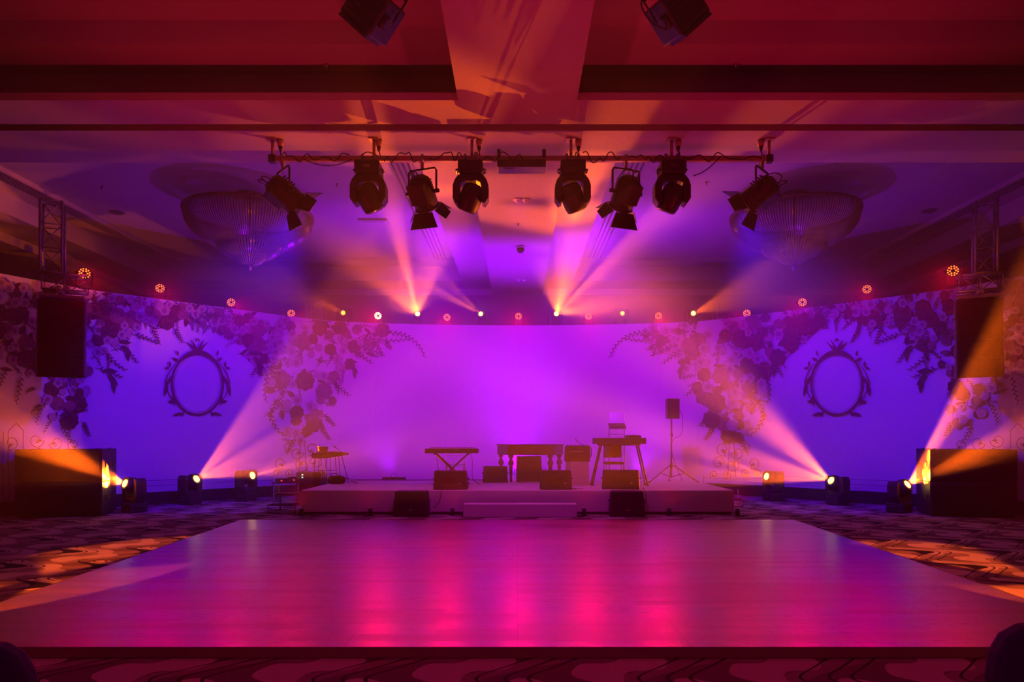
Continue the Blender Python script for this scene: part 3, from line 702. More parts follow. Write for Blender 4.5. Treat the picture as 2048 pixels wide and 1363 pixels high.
def cimbalom():
    d = 16.1; p = P(1061, 0, d); t = thing('cimbalom', 'dark wooden cimbalom with a trapezoid case on four turned legs', 'instrument', (p.x, d, SZ))
    zt = P(0, 888, d).z - SZ; zb = P(0, 909, d).z - SZ
    a, b = .54, .80
    out = [(-a, -.28), (a, -.28), (b, .42), (-b, .42)]
    mb = MB(); mb.add([(x, y, zb) for x, y in out] + [(x, y, zt - .02) for x, y in out], [(3, 2, 1, 0), (4, 5, 6, 7), (0, 1, 5, 4), (1, 2, 6, 5), (2, 3, 7, 6), (3, 0, 4, 7)])
    cs = mb.build('case', 'dark_wood', t, bevel=.008)
    o2 = [(x * 1.03, (y - .07) * 1.04 + .07) for x, y in out]
    mb = MB(); mb.add([(x, y, zt - .02) for x, y in o2] + [(x, y, zt) for x, y in o2], [(3, 2, 1, 0), (4, 5, 6, 7), (0, 1, 5, 4), (1, 2, 6, 5), (2, 3, 7, 6), (3, 0, 4, 7)])
    mb.build('lid', 'dark_wood', t, bevel=.005)
    mb = MB(); [mb.box((0, y, (zt + zb) / 2), (a * 1.7, .012, .012)) for y in (-.286,)]; mb.build('moulding', 'dark_wood', cs)
    prof = [(.0, zb), (.062, zb), (.062, zb - .05), (.03, zb - .08), (.045, zb - .12), (.07, zb - .18), (.06, zb - .23), (.03, zb - .26), (.05, zb - .285), (.05, zb - .30), (.032, zb - .33), (.04, zb - .40), (.022, .10), (.034, .07), (.03, .03), (.014, 0), (0, 0)]
    for (x, y) in ((-.46, -.2), (.46, -.2), (-.70, .34), (.70, .34)):
        MB(Matrix.Translation((x, y, 0))).lathe(prof, 18).build('leg', 'dark_wood', t)
    MB().box((.0, .0, zt + .008), (.2, .14, .015)).build('music_sheet', 'white', t)
    # rear cabinet
    p = P(1058, 0, 16.35); z = P(0, 909, 16.35).z - SZ
    c = thing('speaker_cabinet', 'large black cabinet standing under the cimbalom', 'speaker', (p.x, 16.12, SZ))
    mb = MB(); w2 = 52 * 16.2 / F / 2; h = zb - .03
    mb.add([(-w2, -.14, .02), (w2 * 1.02, -.14, .02), (w2, .16, .02), (-w2, .16, .02), (-w2 * .96, -.12, h), (w2 * .9, -.12, h), (w2 * .9, .14, h), (-w2 * .96, .14, h)],
           [(3, 2, 1, 0), (4, 5, 6, 7), (0, 1, 5, 4), (1, 2, 6, 5), (2, 3, 7, 6), (3, 0, 4, 7)]); mb.build('cabinet', 'black', c, bevel=.02)
    box((0, -.145, h * .5), (w2 * 1.7, .012, h * .85)).build('grille', 'grille', c)
    MB().tube([(-w2 * .97, -.05, h * .5), (-w2 - .035, -.05, h * .47), (-w2 - .035, -.05, h * .32), (-w2 * .97, -.05, h * .28)], .01).build('side_handle', 'black', c)
    mb = MB(); [mb.box((sx * w2 * .8, 0, .01), (.05, .22, .02)) for sx in (-1, 1)]; mb.build('rubber_feet', 'rubber', c)
cimbalom()

def pedestal():
    d = 15.15; p = P(1154, 0, d); zt = P(0, 922, d).z - SZ; w_ = 46 * d / F
    t = thing('pedestal', 'white cube pedestal on the stage beside the cimbalom', 'pedestal', (p.x, d, SZ), (0, 0, R(14)))
    MB().box((0, 0, zt / 2), (w_ * .86, .42, zt), taper=.93).build('plinth', 'white', t, bevel=.006)
    m = thing('mixing_console', 'tilted black mixing desk on top of the white pedestal', 'mixer', (p.x - .0, d, SZ + zt))
    mb = MB(); w2 = 49 * d / F / 2; hz = P(0, 890, d).z - SZ - zt
    n = [(-.17, .0), (.17, .0), (.19, hz), (.05, hz * .92), (-.19, hz * .18)]
    vs = [(-w2, y, z) for y, z in n] + [(w2, y, z) for y, z in n]; k = len(n)
    vs = [(x, -y if True else y, z) for x, y, z in vs]
    mb.add(vs, [tuple(range(k)), tuple(range(2 * k - 1, k - 1, -1))] + [(i, k + i, k + (i + 1) % k, (i + 1) % k) for i in range(k)])
    b = mb.build('console_body', 'black', m, bevel=.008)
    mb = MB(); [mb.cyl((-w2 * .8 + i * w2 * 1.6 / 7, -.05, hz * .98), (-w2 * .8 + i * w2 * 1.6 / 7, -.06, hz * 1.06), .012, n=8) for i in range(8)]; mb.build('knobs', 'dull_steel', b)
    box((-.03, -.185, hz * .62), (w2 * 1.1, .01, .02), Matrix.Rotation(0, 3, 'X')).build('label_strip', 'dull_steel', b)
    MB().tube([(w2, -.1, hz * .9), (w2 + .035, -.1, hz * .85), (w2 + .035, -.05, hz * .3), (w2, -.05, hz * .25)], .01).build('carry_handle', 'black', m)
    mc = thing('microphone', 'small microphone angled over the mixing desk on the pedestal', 'microphone', (p.x + .0, d + .1, SZ + zt + hz))
    MB().tube(smooth_path([(.17, -.1, -.01), (.08, 0, .05), (.02, 0, .09)]), .006).build('gooseneck', 'black', mc)
    MB().cyl((.03, 0, .08), (-.03, 0, .15), .014, .02, n=10).build('microphone_head', 'dull_steel', mc)
pedestal()

def keyboard_splayed():
    d = 15.0; p = P(1238, 0, d); t = thing('synthesizer', 'keyboard loaded with small gear on a stand with splayed legs', 'keyboard', (p.x, d, SZ))
    zt = P(0, 875, d).z - SZ; zb = P(0, 887, d).z - SZ; w_ = 103 * d / F
    b = box((0, 0, (zt + zb) / 2), (w_, .34, zt - zb)).build('keyboard_body', 'black', t, bevel=.01)
    k = MB(); [k.box((-w_ * .4 + i * w_ * .8 / 42, .05, zt + .003), (w_ * .8 / 42 * .9, .15, .016)) for i in range(43)]; k.build('white_keys', 'keys', b)
    for sx in (-1, 1):
        for y in (-.12, .12):
            mb = MB(); mb.tube([(sx * .40, y, zb - .03), (sx * .60, y * 1.25, .02)], .02); mb.cyl((sx * .6, y * 1.25, 0), (sx * .6, y * 1.25, .03), .028, n=8); mb.build('leg', 'black', t)
    mb = MB(); [mb.tube([(-.46, y, zb - .02), (.46, y, zb - .02)], .016) for y in (-.12, .12)]; [mb.tube([(sx * .42, -.16, zb - .015), (sx * .42, .16, zb - .015)], .016) for sx in (-1, 1)]
    mb.build('stand_rails', 'black', t)
    # small effects module on the end, laptop rack above
    e = thing('sound_module', 'small black sound module lying on the end of the splayed-leg keyboard', 'sound module', (p.x + .30, d, SZ + zt))
    box((0, 0, .03), (.34, .24, .05)).build('case', 'black', e, bevel=.008)
    mb = MB(); [mb.cyl((-.12 + .06 * i, -.04, .055), (-.12 + .06 * i, -.04, .075), .014, n=8) for i in range(5)]; mb.build('knobs', 'dull_steel', e)
    s = thing('laptop_stand', 'thin upright stand rising behind the keyboard to hold the laptop', 'stand', (p.x + 0, d + .34, SZ))
    zp = P(0, 857, d + .34).z - SZ
    for sx in (-1, 1): MB().tube([(sx * .17, 0, zp - .01), (sx * .17, 0, .02)], .008).build('upright', 'black', s)
    mb = MB(); [mb.tube([(-.17, 0, z), (.17, 0, z)], .006) for z in (.3, zp * .72, zp * .78, zp * .84, zp * .9)]; mb.build('cross_wires', 'black', s)
    box((0, -.04, zp), (.38, .26, .015)).build('tray', 'black', s)
    mb = MB(); [mb.tube([(sx * .17, -.16, .01), (sx * .17, .2, .01)], .012) for sx in (-1, 1)]; mb.build('foot', 'black', s)
    l = thing('laptop', 'open laptop on the thin stand above the splayed-leg keyboard', 'laptop', (p.x, d + .31, SZ + zp + .009))
    zz = (857 - 827) * (d + .3) / F
    MB().box((0, -.02, .06), (.37, .24, .03), Matrix.Rotation(R(22), 3, 'X')).build('laptop_base', 'black', l, bevel=.004)
    MB().box((.02, .12, .10 + zz * .36), (.35, .012, zz * .8), Matrix.Rotation(R(-8), 3, 'X')).build('screen', 'dull_steel', l, bevel=.004)
    c = thing('music_chair', 'chair with a square back behind the splayed-leg keyboard', 'chair', (p.x + .02, d + .95, SZ))
    box((0, 0, .45), (.44, .42, .05)).build('seat', 'black_cloth', c, bevel=.02)
    box((0, .2, .72), (.43, .04, .30)).build('backrest', 'black_cloth', c, bevel=.02)
    for sx in (-1, 1):
        for sy in (-1, 1): MB().tube([(sx * .2, sy * .19, .44 if sy < 0 else .8), (sx * .2, sy * .21, 0)], .011).build('leg', 'dull_steel', c)
keyboard_splayed()

def percussion():
    d = 15.6; S = d / F
    p = P(656, 0, d); zt = P(0, 905, d).z - SZ
    t = thing('percussion_table', 'small draped percussion table with thin legs at the stage corner', 'table', (p.x, d, SZ))
    mb = MB(); mb.prism([(-.33, zt - .05), (-.30, zt + .0), (.05, zt + .03), (.42, zt - .0), (.42, zt - .05), (0, zt - .12), (-.3, zt - .12)], -.2, .2); mb.build('draped_top', 'black_cloth', t)
    for k, x in enumerate((-.25, -.12, .02, .2)):
        for y in (-.15, .15): MB().tube([(x, y, zt - .06), (x + (.05 if k % 2 else -.03), y * 1.1, 0)], .009).build('leg', 'black', t)
    MB().tube([(-.25, -.15, .3), (.22, -.15, .3)], .007).build('stretcher', 'black', t)
    b = thing('bongo', 'small drum resting on the draped percussion table', 'drum', (p.x - .12, d, SZ + zt + .02))
    MB().lathe([(0, 0), (.10, 0), (.115, .06), (.12, .12), (.118, .13), (0, .13)], 20).build('shell', 'dark_wood', b)
    MB().lathe([(.119, .115), (.126, .115), (.126, .132), (.119, .132)], 20).build('hoop', 'steel', b)
    m = thing('microphone_stand', 'black tripod microphone stand with a boom at the stage corner', 'microphone stand', P(684, 0, 15.45).xy.to_3d() + Vector((0, 0, SZ)))
    h = P(0, 903, 15.45).z - SZ
    MB().tube([(-.03, 0, h), (.12, 0, .13)], .009).build('pole', 'black', m)
    for a in (R(-20), R(100), R(215)): MB().tube([(.12, 0, .13), (.12 + math.cos(a) * .26, math.sin(a) * .26, .012)], .009).build('leg', 'black', m)
    MB().tube([(-.14, -.02, h + .10), (.08, 0, h - .08)], .008).build('boom', 'black', m)
    MB().cyl((-.14, -.02, h + .10), (-.18, -.02, h + .125), .016, .022, n=10).build('microphone', 'dull_steel', m)
    g = thing('drum_bag', 'round black drum bag lying on the stage under the percussion table', 'bag', (P(673, 0, 15.5).x, 15.5, SZ))
    MB().lathe([(0, 0), (.15, 0), (.20, .04), (.205, .09), (.19, .15), (.12, .175), (0, .18)], 22).build('bag_body', 'black_cloth', g)
    MB().tube(smooth_path([(-.1, -.1, .16), (-.07, -.13, .23), (.05, -.13, .23), (.09, -.1, .16)]), .01).build('bag_handle', 'black_cloth', g)
    c = thing('amplifier', 'dark amplifier case with a white indicator light behind the stage corner', 'amplifier', (P(622, 0, 16.2).x, 16.2, 0))
    hz = P(0, 943, 16.2).z
    box((0, 0, hz / 2 + .01), (.58, .4, hz - .02)).build('case', 'black', c, bevel=.015)
    mb = MB(); [mb.box((-.14, -.203, hz - z), (.035, .008, .03)) for z in (.06, .12)]; mb.build('indicator', 'white_dot', c, label='pair of lit white indicators')
    box((0, -.204, hz * .4), (.46, .01, hz * .5)).build('grille', 'grille', c)
    mb = MB(); [mb.cyl((sx * .24, sy * .15, 0), (sx * .24, sy * .15, .02), .02, n=8) for sx in (-1, 1) for sy in (-1, 1)]; mb.build('rubber_feet', 'rubber', c)
    d2 = 15.9; x = P(577, 0, d2).x; z = P(0, 958, d2).z
    k = thing('equipment_table', 'low black table with dimmer boxes beside the stage corner', 'table', (x, d2, 0))
    box((0, 0, z - .07), (.62, .4, .03)).build('tabletop', 'black', k)
    for sx in (-1, 1):
        for sy in (-1, 1): MB().tube([(sx * .28, sy * .17, z - .08), (sx * .28, sy * .17, 0)], .013).build('leg', 'dull_steel', k)
    for (dx, w_, h_, lab) in ((-.15, .24, .08, 'low dimmer box with a red light, nearer the moving head'), (.14, .22, .12, 'taller dimmer box with a red light, nearer the stage')):
        q = thing('dimmer_box', lab, 'dimmer', (x + dx, d2, z - .055)); box((0, 0, h_ / 2), (w_, .25, h_)).build('case', 'black', q, bevel=.006)
        box((.03, -.127, h_ * .4), (.04, .006, .022)).build('indicator', 'red_dot', q, label='lit red display')
percussion()

def led_bar():
    d = 16.7; p = P(788, 0, d); t = thing('light_bar', 'low black LED light bar with a loop bracket at the stage back', 'light', (p.x, d, SZ))
    box((0, 0, .05), (.56, .10, .055)).build('bar_housing', 'black', t, bevel=.008)
    MB().tube(smooth_path([(-.06, 0, .07), (-.05, 0, .14), (0, 0, .16), (.05, 0, .14), (.06, 0, .07)]), .007).build('bracket', 'black', t)
    for sx in (-1, 1): box((sx * .24, 0, .012), (.05, .16, .024)).build('foot', 'black', t)
led_bar()

# ------------------------------------------------------------------ moving heads
def look(d, up=Vector((0, 0, 1))):                  # matrix whose +z looks along d
    d = Vector(d).normalized(); x = up.cross(d)
    x = x.normalized() if x.length > 1e-3 else Vector((1, 0, 0)); y = d.cross(x)
    return Matrix((x, y, d)).transposed()
def moving_head(name, label, pivot, d, ground, hang=False, lens='lens', lit=True, group=None, s=1.0, pan=None, lensr=.085):
    d = Vector(d).normalized(); up = -1 if hang else 1
    t = thing(name, label, 'moving head light', (pivot.x, pivot.y, ground), group=group)
    H = (pivot.z - ground)                            # signed height of the pivot over the base foot
    q = lambda z: z * up * s
    h = H
    T = Matrix.Rotation(pan if pan is not None else math.atan2(d.y, d.x) + math.pi / 2, 4, 'Z')
    hb = .19 * s
    mb = MB(T); mb.box((0, 0, up * (hb / 2 + .012)), (.36 * s, .36 * s, hb)); b = mb.build('base', 'black', t, bevel=.02)
    for sx in (-1, 1):
        MB(T).tube([(sx * .18 * s, -.07, up * hb * .62), (sx * .21 * s, -.06, up * hb * .62), (sx * .21 * s, .06, up * hb * .62), (sx * .18 * s, .07, up * hb * .62)], .014).build('carry_handle', 'black', b)
    mb = MB(T); mb.box((0, -.182 * s, up * hb * .55), (.10, .006, .05)); mb.build('display', 'glass', b)
    mb = MB(T)
    for sx in (-1, 1):
        for sy in (-1, 1): mb.cyl((sx * .13, sy * .13, 0), (sx * .13, sy * .13, up * .014), .02, n=8)
    mb.build('feet', 'rubber', t)
    # U-shaped yoke with rounded shoulders
    W, w2 = .26 * s, .158 * s; zt = h + up * (.12 if hang else .17) * s; z0 = up * (hb + .015)
    o, i_ = [], []
    for k in range(9):
        a = math.pi / 2 * k / 8
        o.append((-W + (1 - math.sin(a)) * 0 + (1 - math.sin(a)) * .0, 0))
    O = [(-W * .80, zt), (-W, zt - up * .08), (-W, z0 + up * .15), (-W * .90, z0 + up * .07), (-W * .70, z0), (W * .70, z0), (W * .90, z0 + up * .07), (W, z0 + up * .15), (W, zt - up * .08), (W * .80, zt)]
    I = [(-w2, zt - up * .02), (-w2, zt - up * .08), (-w2, z0 + up * .16), (-w2 * .9, z0 + up * .11), (-w2 * .5, z0 + up * .085), (w2 * .5, z0 + up * .085), (w2 * .9, z0 + up * .11), (w2, z0 + up * .16), (w2, zt - up * .08), (w2, zt - up * .02)]
    MB(T).band(O, I, -.11 * s, .11 * s).build('yoke', 'black', t, bevel=.012)
    # head: a barrel along its own axis
    L = look(d).to_4x4(); Hm = Matrix.Translation((0, 0, h)) @ L
    prof = [(0, -.20), (.07, -.195), (.125, -.17), (.155, -.12), (.163, -.04), (.163, .04), (.155, .13), (.135, .20), (.118, .215), (.118, .20), (0, .195)]
    hd = MB(Hm).lathe([(r * s, z * s) for r, z in prof], 28).build('head', 'black', t)
    MB(Hm).lathe([(0, .205 * s), (lensr * .6 * s, .212 * s), (lensr * s, .203 * s)], 24).build('lens', lens if lit else 'glass', hd)
    mb = MB(Hm)
    for k in range(6): mb.lathe([(.164 * s, (-.10 + k * .014) * s), (.168 * s, (-.097 + k * .014) * s), (.164 * s, (-.094 + k * .014) * s)], 28)
    mb.build('cooling_fins', 'black', hd)
    if hang:
        for sx in (-1, 1):
            mb = MB(); mb.box((sx * .085, 0, .012), (.035, .05, .05)); mb.lathe([(.052, -.018), (.062, -.018), (.062, .018), (.052, .018), (.052, -.018)], 14, Matrix.Translation((sx * .085, 0, .075)) @ Matrix.Rotation(R(90), 4, 'Y'))
            mb.build('hook_clamp', 'dull_steel', t)
    return t, pivot + d * .22 * s

FL = [  # lens px, py, depth, direction, cone, power, gobo, label
    (250, 966, 13.75, (-.48, -.76, .32), 58, 12000, (4, .6, .07, 0, 1.0), 'moving head on the floor shining onto the stacked bass cabinets at the left'),
    (393, 957, 15.45, (.78, -.27, .36), 48, 4000, (4, 1.9, .05, .2, 1.1), 'moving head on the floor below the left crowned oval'),
    (505, 950, 16.25, (.86, -.36, .20), 32, 900, (4, .4, .07, 0, 1.0), 'moving head on the floor nearest the percussion table'),
    (1533, 952, 16.25, (-.86, -.30, .18), 32, 1500, (4, 2.7, .07, 0, 1.0), 'moving head on the floor nearest the stage end with the tripod loudspeaker'),
    (1662, 960, 15.35, (-.78, -.27, .34), 50, 5600, (4, 1.1, .05, .2, 1.1), 'moving head on the floor below the right crowned oval'),
    (1815, 968, 13.75, (.42, -.70, .55), 58, 11000, (4, 2.2, .07, 0, 1.0), 'moving head on the floor shining past the bass cabinets at the right')]
K_B = 2.5
for (x, y, d, dr, ang, pw, gb, lab) in FL:
    lp = P(x, y, d); dv = Vector(dr).normalized(); pv = lp - dv * .2
    t, tip = moving_head('moving_head', lab, pv, dv, 0, s=1.0, group='moving heads standing on the floor', lensr=.08)
    spot('amber_beam', tip + dv * .012, tip + dv * 5, AMBER, pw * K_B, ang, .25, .03, gb)

TOP = [  # lens px, py, target, cone, power, gobo
    (686, 625, P(500, 555, 12), 10, 900, (2, .3), 'lens_dim', 'small amber moving head above the garland, first from the left over the backdrop'),
    (835, 627, P(770, 390, 10.0), 22, 6200, (4, .9, .06, .1, 1.0), 'lens', 'moving head throwing the wide amber fan straight up over the backdrop'),
    (961, 627, P(690, 450, 12), 13, 2300, (3, .2, .05, 0, 1.0), 'lens', 'moving head over the backdrop throwing a thin amber beam left, just left of centre'),
    (1113, 627, P(1310, 390, 10.0), 27, 7400, (4, 2.3, .06, .1, 1.0), 'lens', 'moving head over the backdrop fanning amber rays to the right'),
    (1245, 626, P(1330, 606, 15), 5, 300, (2, .3), 'lens_dim', 'faint amber moving head over the backdrop between the last two central red lamps'),
    (1387, 626, P(1640, 520, 11), 14, 2200, (3, 1.0, .05, 0, 1.0), 'lens', 'moving head over the backdrop throwing a thin amber beam right, above the right garland')]
for (x, y, tg, ang, pw, gb, ln, lab) in TOP:
    X, Y, nx, ny = wall_at(x); d = Y + .02; lp = P(x, y, d); dv = (tg - lp).normalized(); pv = lp - dv * .22 * .8
    t, tip = moving_head('moving_head', lab, pv, dv, 4.46, s=.8, lens=ln, group='moving heads over the backdrop', lensr=.075)
    spot('amber_beam', tip + dv * .012, tip + dv * 5, AMBER, pw * K_B, ang, .3, .03, gb)

# ledge behind the top of the backdrop that carries the lamps
mb = MB(); n = len(WP); nr = []
for i in range(n):
    p, q_ = WP[max(i - 1, 0)], WP[min(i + 1, n - 1)]; nx, ny = -(q_[1] - p[1]), (q_[0] - p[0]); l = math.hypot(nx, ny); nr.append((nx / l, ny / l))
vs = []
for z in (4.38, 4.44):
    for o_ in (.13, .75): vs += [(x + c[0] * o_, y + c[1] * o_, z) for (x, y), c in zip(WP, nr)]
fs = []
for i in range(n - 1): fs += [(i, n + i, n + i + 1, i + 1), (2 * n + i, 2 * n + i + 1, 3 * n + i + 1, 3 * n + i), (i, i + 1, 2 * n + i + 1, 2 * n + i), (n + i, 3 * n + i, 3 * n + i + 1, n + i + 1)]
mb.add(vs, fs)
for i in range(0, n): 
    (x, y), c = WP[i], nr[i]; mb.box((x + c[0] * .45, y + c[1] * .45, 2.19), (.08, .08, 4.38))
mb.build('rear_ledge', 'black', bd)

# ------------------------------------------------------------------ red LED par cans on the wall top
def par(x, y, aim, hot, lab):
    X, Y, nx, ny = wall_at(x); d = Y + .22
    if x < 200 or x > 1880: d = Y - 1.75            # these two sit on the hanging speaker frames
    c = P(x, y, d); g = 4.44 if 200 < x < 1880 else c.z - .30
    dv = (Vector(aim) - c).normalized()
    t = thing('par_can', lab, 'par light', (c.x, c.y, g), group='red LED par cans along the backdrop')
    h = c.z - g; L = Matrix.Translation((0, 0, h)) @ look(dv).to_4x4()
    MB(L).lathe([(0, -.16), (.07, -.155), (.095, -.11), (.108, .0), (.112, .03), (.104, .03), (.102, .015), (0, .012)], 24).build('housing', 'black', t)
    pan = math.atan2(dv.y, dv.x) + math.pi / 2; T = Matrix.Rotation(pan, 4, 'Z')
    MB(T).tube([(-.125, 0, h), (-.125, 0, .05), (-.09, 0, .012), (.09, 0, .012), (.125, 0, .05), (.125, 0, h)], .011).build('yoke', 'black', t)
    for sx in (-1, 1): MB(T).cyl((sx * .105, 0, h), (sx * .15, 0, h), .022, n=10).build('tilt_knob', 'black', t)
    mb = MB(L)
    for r, k, rr in ((.085, 12, .0135), (.048, 6, .015)):
        for j in range(k):
            a = 2 * math.pi * j / k + (.26 if k == 12 else 0)
            mb.lathe([(0, .026), (rr * .7, .023), (rr, .014)], 8, Matrix.Translation((math.cos(a) * r, math.sin(a) * r, 0)))
    mb.build('led_beads', 'led_hot' if hot else 'led', t, label='glowing orange-red LED beads')
    return c + dv * .04, dv
PARS = [(169, 546, (-3, 6, 1.5), 0, 260), (320, 576, (-2.5, 7, 1.2), 0, 240), (462, 604, (-1.5, 9, 1), 0, 320), (582, 626, (-1, 10, 1), 0, 320), (756, 631, (-3.0, 5, .9), 1, 520), (894, 634, (-1.2, 6, 0), 0, 520),
        (1037, 632, (0, 6, 0), 0, 560), (1177, 632, (1.3, 6, 0), 0, 560), (1317, 631, (2.6, 7, 0), 0, 520), (1494, 626, (1.0, 10, 1), 0, 300), (1605, 604, (1.8, 8, 1), 0, 300), (1734, 578, (2.5, 7, 1.2), 0, 260), (1906, 541, (3, 6, 1.5), 0, 320)]
K_P = 0.85
where = ['on the frame above the left hanging speakers', 'above the flowers left of the left crowned oval', 'above the wall right of the left crowned oval', 'above the corner garland at the left, before the small truss',
         'brightest, above the left corner garland', 'between the wide amber fan and the thin amber beam', 'at the very centre above the backdrop', 'just right of the central amber rays', 'above the fern tail of the right garland',
         'above the corner garland at the right, past the small truss', 'above the wall left of the right crowned oval', 'above the flowers right of the right crowned oval', 'on the frame above the right hanging speakers']
for i, (x, y, aim, hot, pw) in enumerate(PARS):
    c, dv = par(x, y, aim, hot, 'red LED par can ' + where[i])
    spot('red_par', c, c + dv * 5, RED, pw * K_P, 46, 1, .09)

def small_truss(x, y0, y1, lab, d):
    p = P(x, y0, d); z1 = P(x, y0, d).z
    t = thing('truss_tower', lab, 'truss', (p.x, d, 4.44))
    mb = MB(); truss(mb, (0, 0, 0), (0, 0, z1 - 4.44), .42, .3); mb.build('lattice', 'dull_steel', t)
    box((0, 0, .01), (.5, .4, .02)).build('base_plate', 'dull_steel', t)
small_truss(632, 604, 645, 'short lattice truss tower standing behind the left garland corner of the backdrop', 18.75)
small_truss(1446, 604, 645, 'short lattice truss tower standing behind the right garland corner of the backdrop', 18.75)

# ------------------------------------------------------------------ lighting bar with its lamps
BY = BAR_D
zb = P(0, 318, BY).z
lb = thing('lighting_bar', 'long horizontal bar hung from the ceiling carrying eight lamps', 'lighting bar', (0, BY, zb))
xl, xr = P(543, 0, BY).x, P(1543, 0, BY).x
box(((xl + xr) / 2, 0, 0), (xr - xl, .075, .075)).build('pipe', 'barpaint', lb, bevel=.006)
for x in (545, 748, 944, 1142, 1343, 1538):
    X = P(x, 0, BY).x
    MB().tube([(X, 0, .0), (X, 0, ZS - zb)], .022, 8).build('hanger_rod', 'barpaint', lb)
    box((X, 0, ZS - zb - .01), (.14, .14, .02)).build('ceiling_plate', 'barpaint', lb)
    if x in (545, 1538): box((X, 0, 0), (.10, .10, .11)).build('end_clamp', 'black', lb, bevel=.01)
hl = ['at the outer left of the bar beside the first fresnel', 'just left of the black power box', 'just right of the black power box', 'at the outer right of the bar beside the last fresnel']
for i, (x, dr) in enumerate(((738, (.34, .30, -.90)), (942, (-.34, .30, -.90)), (1145, (.34, .30, -.90)), (1343, (-.34, .30, -.90)))):
    g = zb - .06; pv = Vector((P(x, 0, BY).x, BY, g - .50))
    moving_head('moving_head', 'black moving head hanging ' + hl[i], pv, dr, g, hang=True, lit=False, s=1.0, pan=0, group='moving heads hanging from the bar')

def fresnel(x, dr, lab, roll=0, clampz=None, sc_=1.12, by=BY, z_bar=None, doors=True, name='fresnel_lamp', grp='fresnel lamps hanging from the bar', drop=.40, split=1):
    zbar = zb if z_bar is None else z_bar; dr = Vector(dr).normalized(); X = P(x, 0, by).x
    t = thing(name, lab, 'stage lamp', (X, by, zbar - .04), group=grp)
    h = -drop * sc_; L = Matrix.Translation((0, 0, h)) @ look(dr).to_4x4() @ Matrix.Scale(sc_, 4)
    bd_ = MB(L).lathe([(0, -.21), (.09, -.205), (.14, -.16), (.158, -.08), (.158, .16), (.15, .19), (.165, .19), (.165, .215), (.14, .215), (.135, .20), (0, .195)], 26).build('housing', 'black', t)
    MB(L).lathe([(0, .213), (.08, .208), (.135, .20)], 24).build('lens', 'glass', bd_)
    MB(L).box((0, -.13, -.03), (.24, .10, .26)).build('lower_box', 'black', bd_, bevel=.01)
    mb = MB(L); [mb.box((0, .16, -.1 + k * .035), (.20, .012, .016)) for k in range(5)]; mb.build('vent_fins', 'black', bd_)
    MB(L).tube([(-.03, -.06, -.2), (-.05, -.08, -.29), (.0, -.1, -.32), (.05, -.08, -.29), (.03, -.06, -.2)], .008).build('rear_handle', 'black', bd_)
    pan = math.atan2(dr.y, dr.x) + math.pi / 2; T = Matrix.Rotation(pan, 4, 'Z') @ Matrix.Scale(sc_, 4)
    hz = -drop
    MB(T).tube([(-.20, 0, hz - .02), (-.20, 0, -.13), (-.18, 0, -.10), (.18, 0, -.10), (.20, 0, -.13), (.20, 0, hz - .02)], .014).build('yoke', 'black', t)
    for sx in (-1, 1): MB(T).cyl((sx * .155, 0, hz), (sx * .235, 0, hz), .026, n=10).build('tilt_knob', 'black', t)
    mb = MB(); mb.box((0, 0, -.03), (.04, .05, .14)); mb.lathe([(.05, -.02), (.062, -.02), (.062, .02), (.05, .02), (.05, -.02)], 14, Matrix.Translation((0, 0, .045)) @ Matrix.Rotation(R(90), 4, 'Y')); mb.build('hook_clamp', 'dull_steel', t)
    MB().tube(sag((-.06, 0, .09), (.10, .02, h + .12), .12) , .005).build('safety_cable', 'steel', t)
    MB(L).tube(smooth_path([(.0, -.05, -.2), (.04, -.02, -.30), (.10, .06, -.26), (.12, .12, -.1)]), .007).build('power_cable', 'rubber', t)
    if doors:
        for k in range(4):
            a = math.pi / 2 * k; Tk = L @ Matrix.Translation((0, 0, .215)) @ Matrix.Rotation(a, 4, 'Z') @ Matrix.Translation((0, .155, 0)) @ Matrix.Rotation(R(-38), 4, 'X')
            w0, w1, l = .13, .20 if k % 2 == 0 else .10, .20 if k % 2 == 0 else .17
            m_ = MB(Tk); m_.add([(-w0, 0, 0), (w0, 0, 0), (w1, 0, l), (-w1, 0, l), (-w0, .006, 0), (w0, .006, 0), (w1, .006, l), (-w1, .006, l)],
                                [(3, 2, 1, 0), (4, 5, 6, 7), (0, 1, 5, 4), (1, 2, 6, 5), (2, 3, 7, 6), (3, 0, 4, 7)]); m_.build('barn_door', 'black', t)
    return t
fresnel(566, (.62, .55, -.50), 'fresnel lamp with barn doors hanging at the left end of the bar')
fresnel(845, (.22, .62, -.72), 'fresnel lamp with barn doors between the two left hanging moving heads')
fresnel(1252, (-.25, .62, -.72), 'fresnel lamp with barn doors between the two right hanging moving heads')
fresnel(1524, (-.62, .55, -.45), 'fresnel lamp with barn doors hanging at the right end of the bar')

# power box in the middle
pb = thing('power_box', 'flat black power box clamped under the middle of the lighting bar', 'power box', (P(1043, 0, BY).x, BY, zb))
zz0, zz1 = P(0, 338, BY).z - zb, P(0, 320, BY).z - zb
MB().box((0, 0, (zz0 + zz1) / 2 - .03), (.70, .26, .11), taper=1.02).build('housing', 'black', pb, bevel=.006)
for sx in (-1, 1):
    box((sx * .33, 0, .05), (.05, .12, .10)).build('bracket', 'black', pb); MB().cyl((sx * .33, 0, .09), (sx * .33, 0, .14), .028, n=8).build('clamp_knob', 'black', pb)
mb = MB(); mb.tube(sag((-.28, -.1, zz0 - .0), (-.08, -.1, zz0), .04), .006); mb.build('cable_loop', 'rubber', pb)

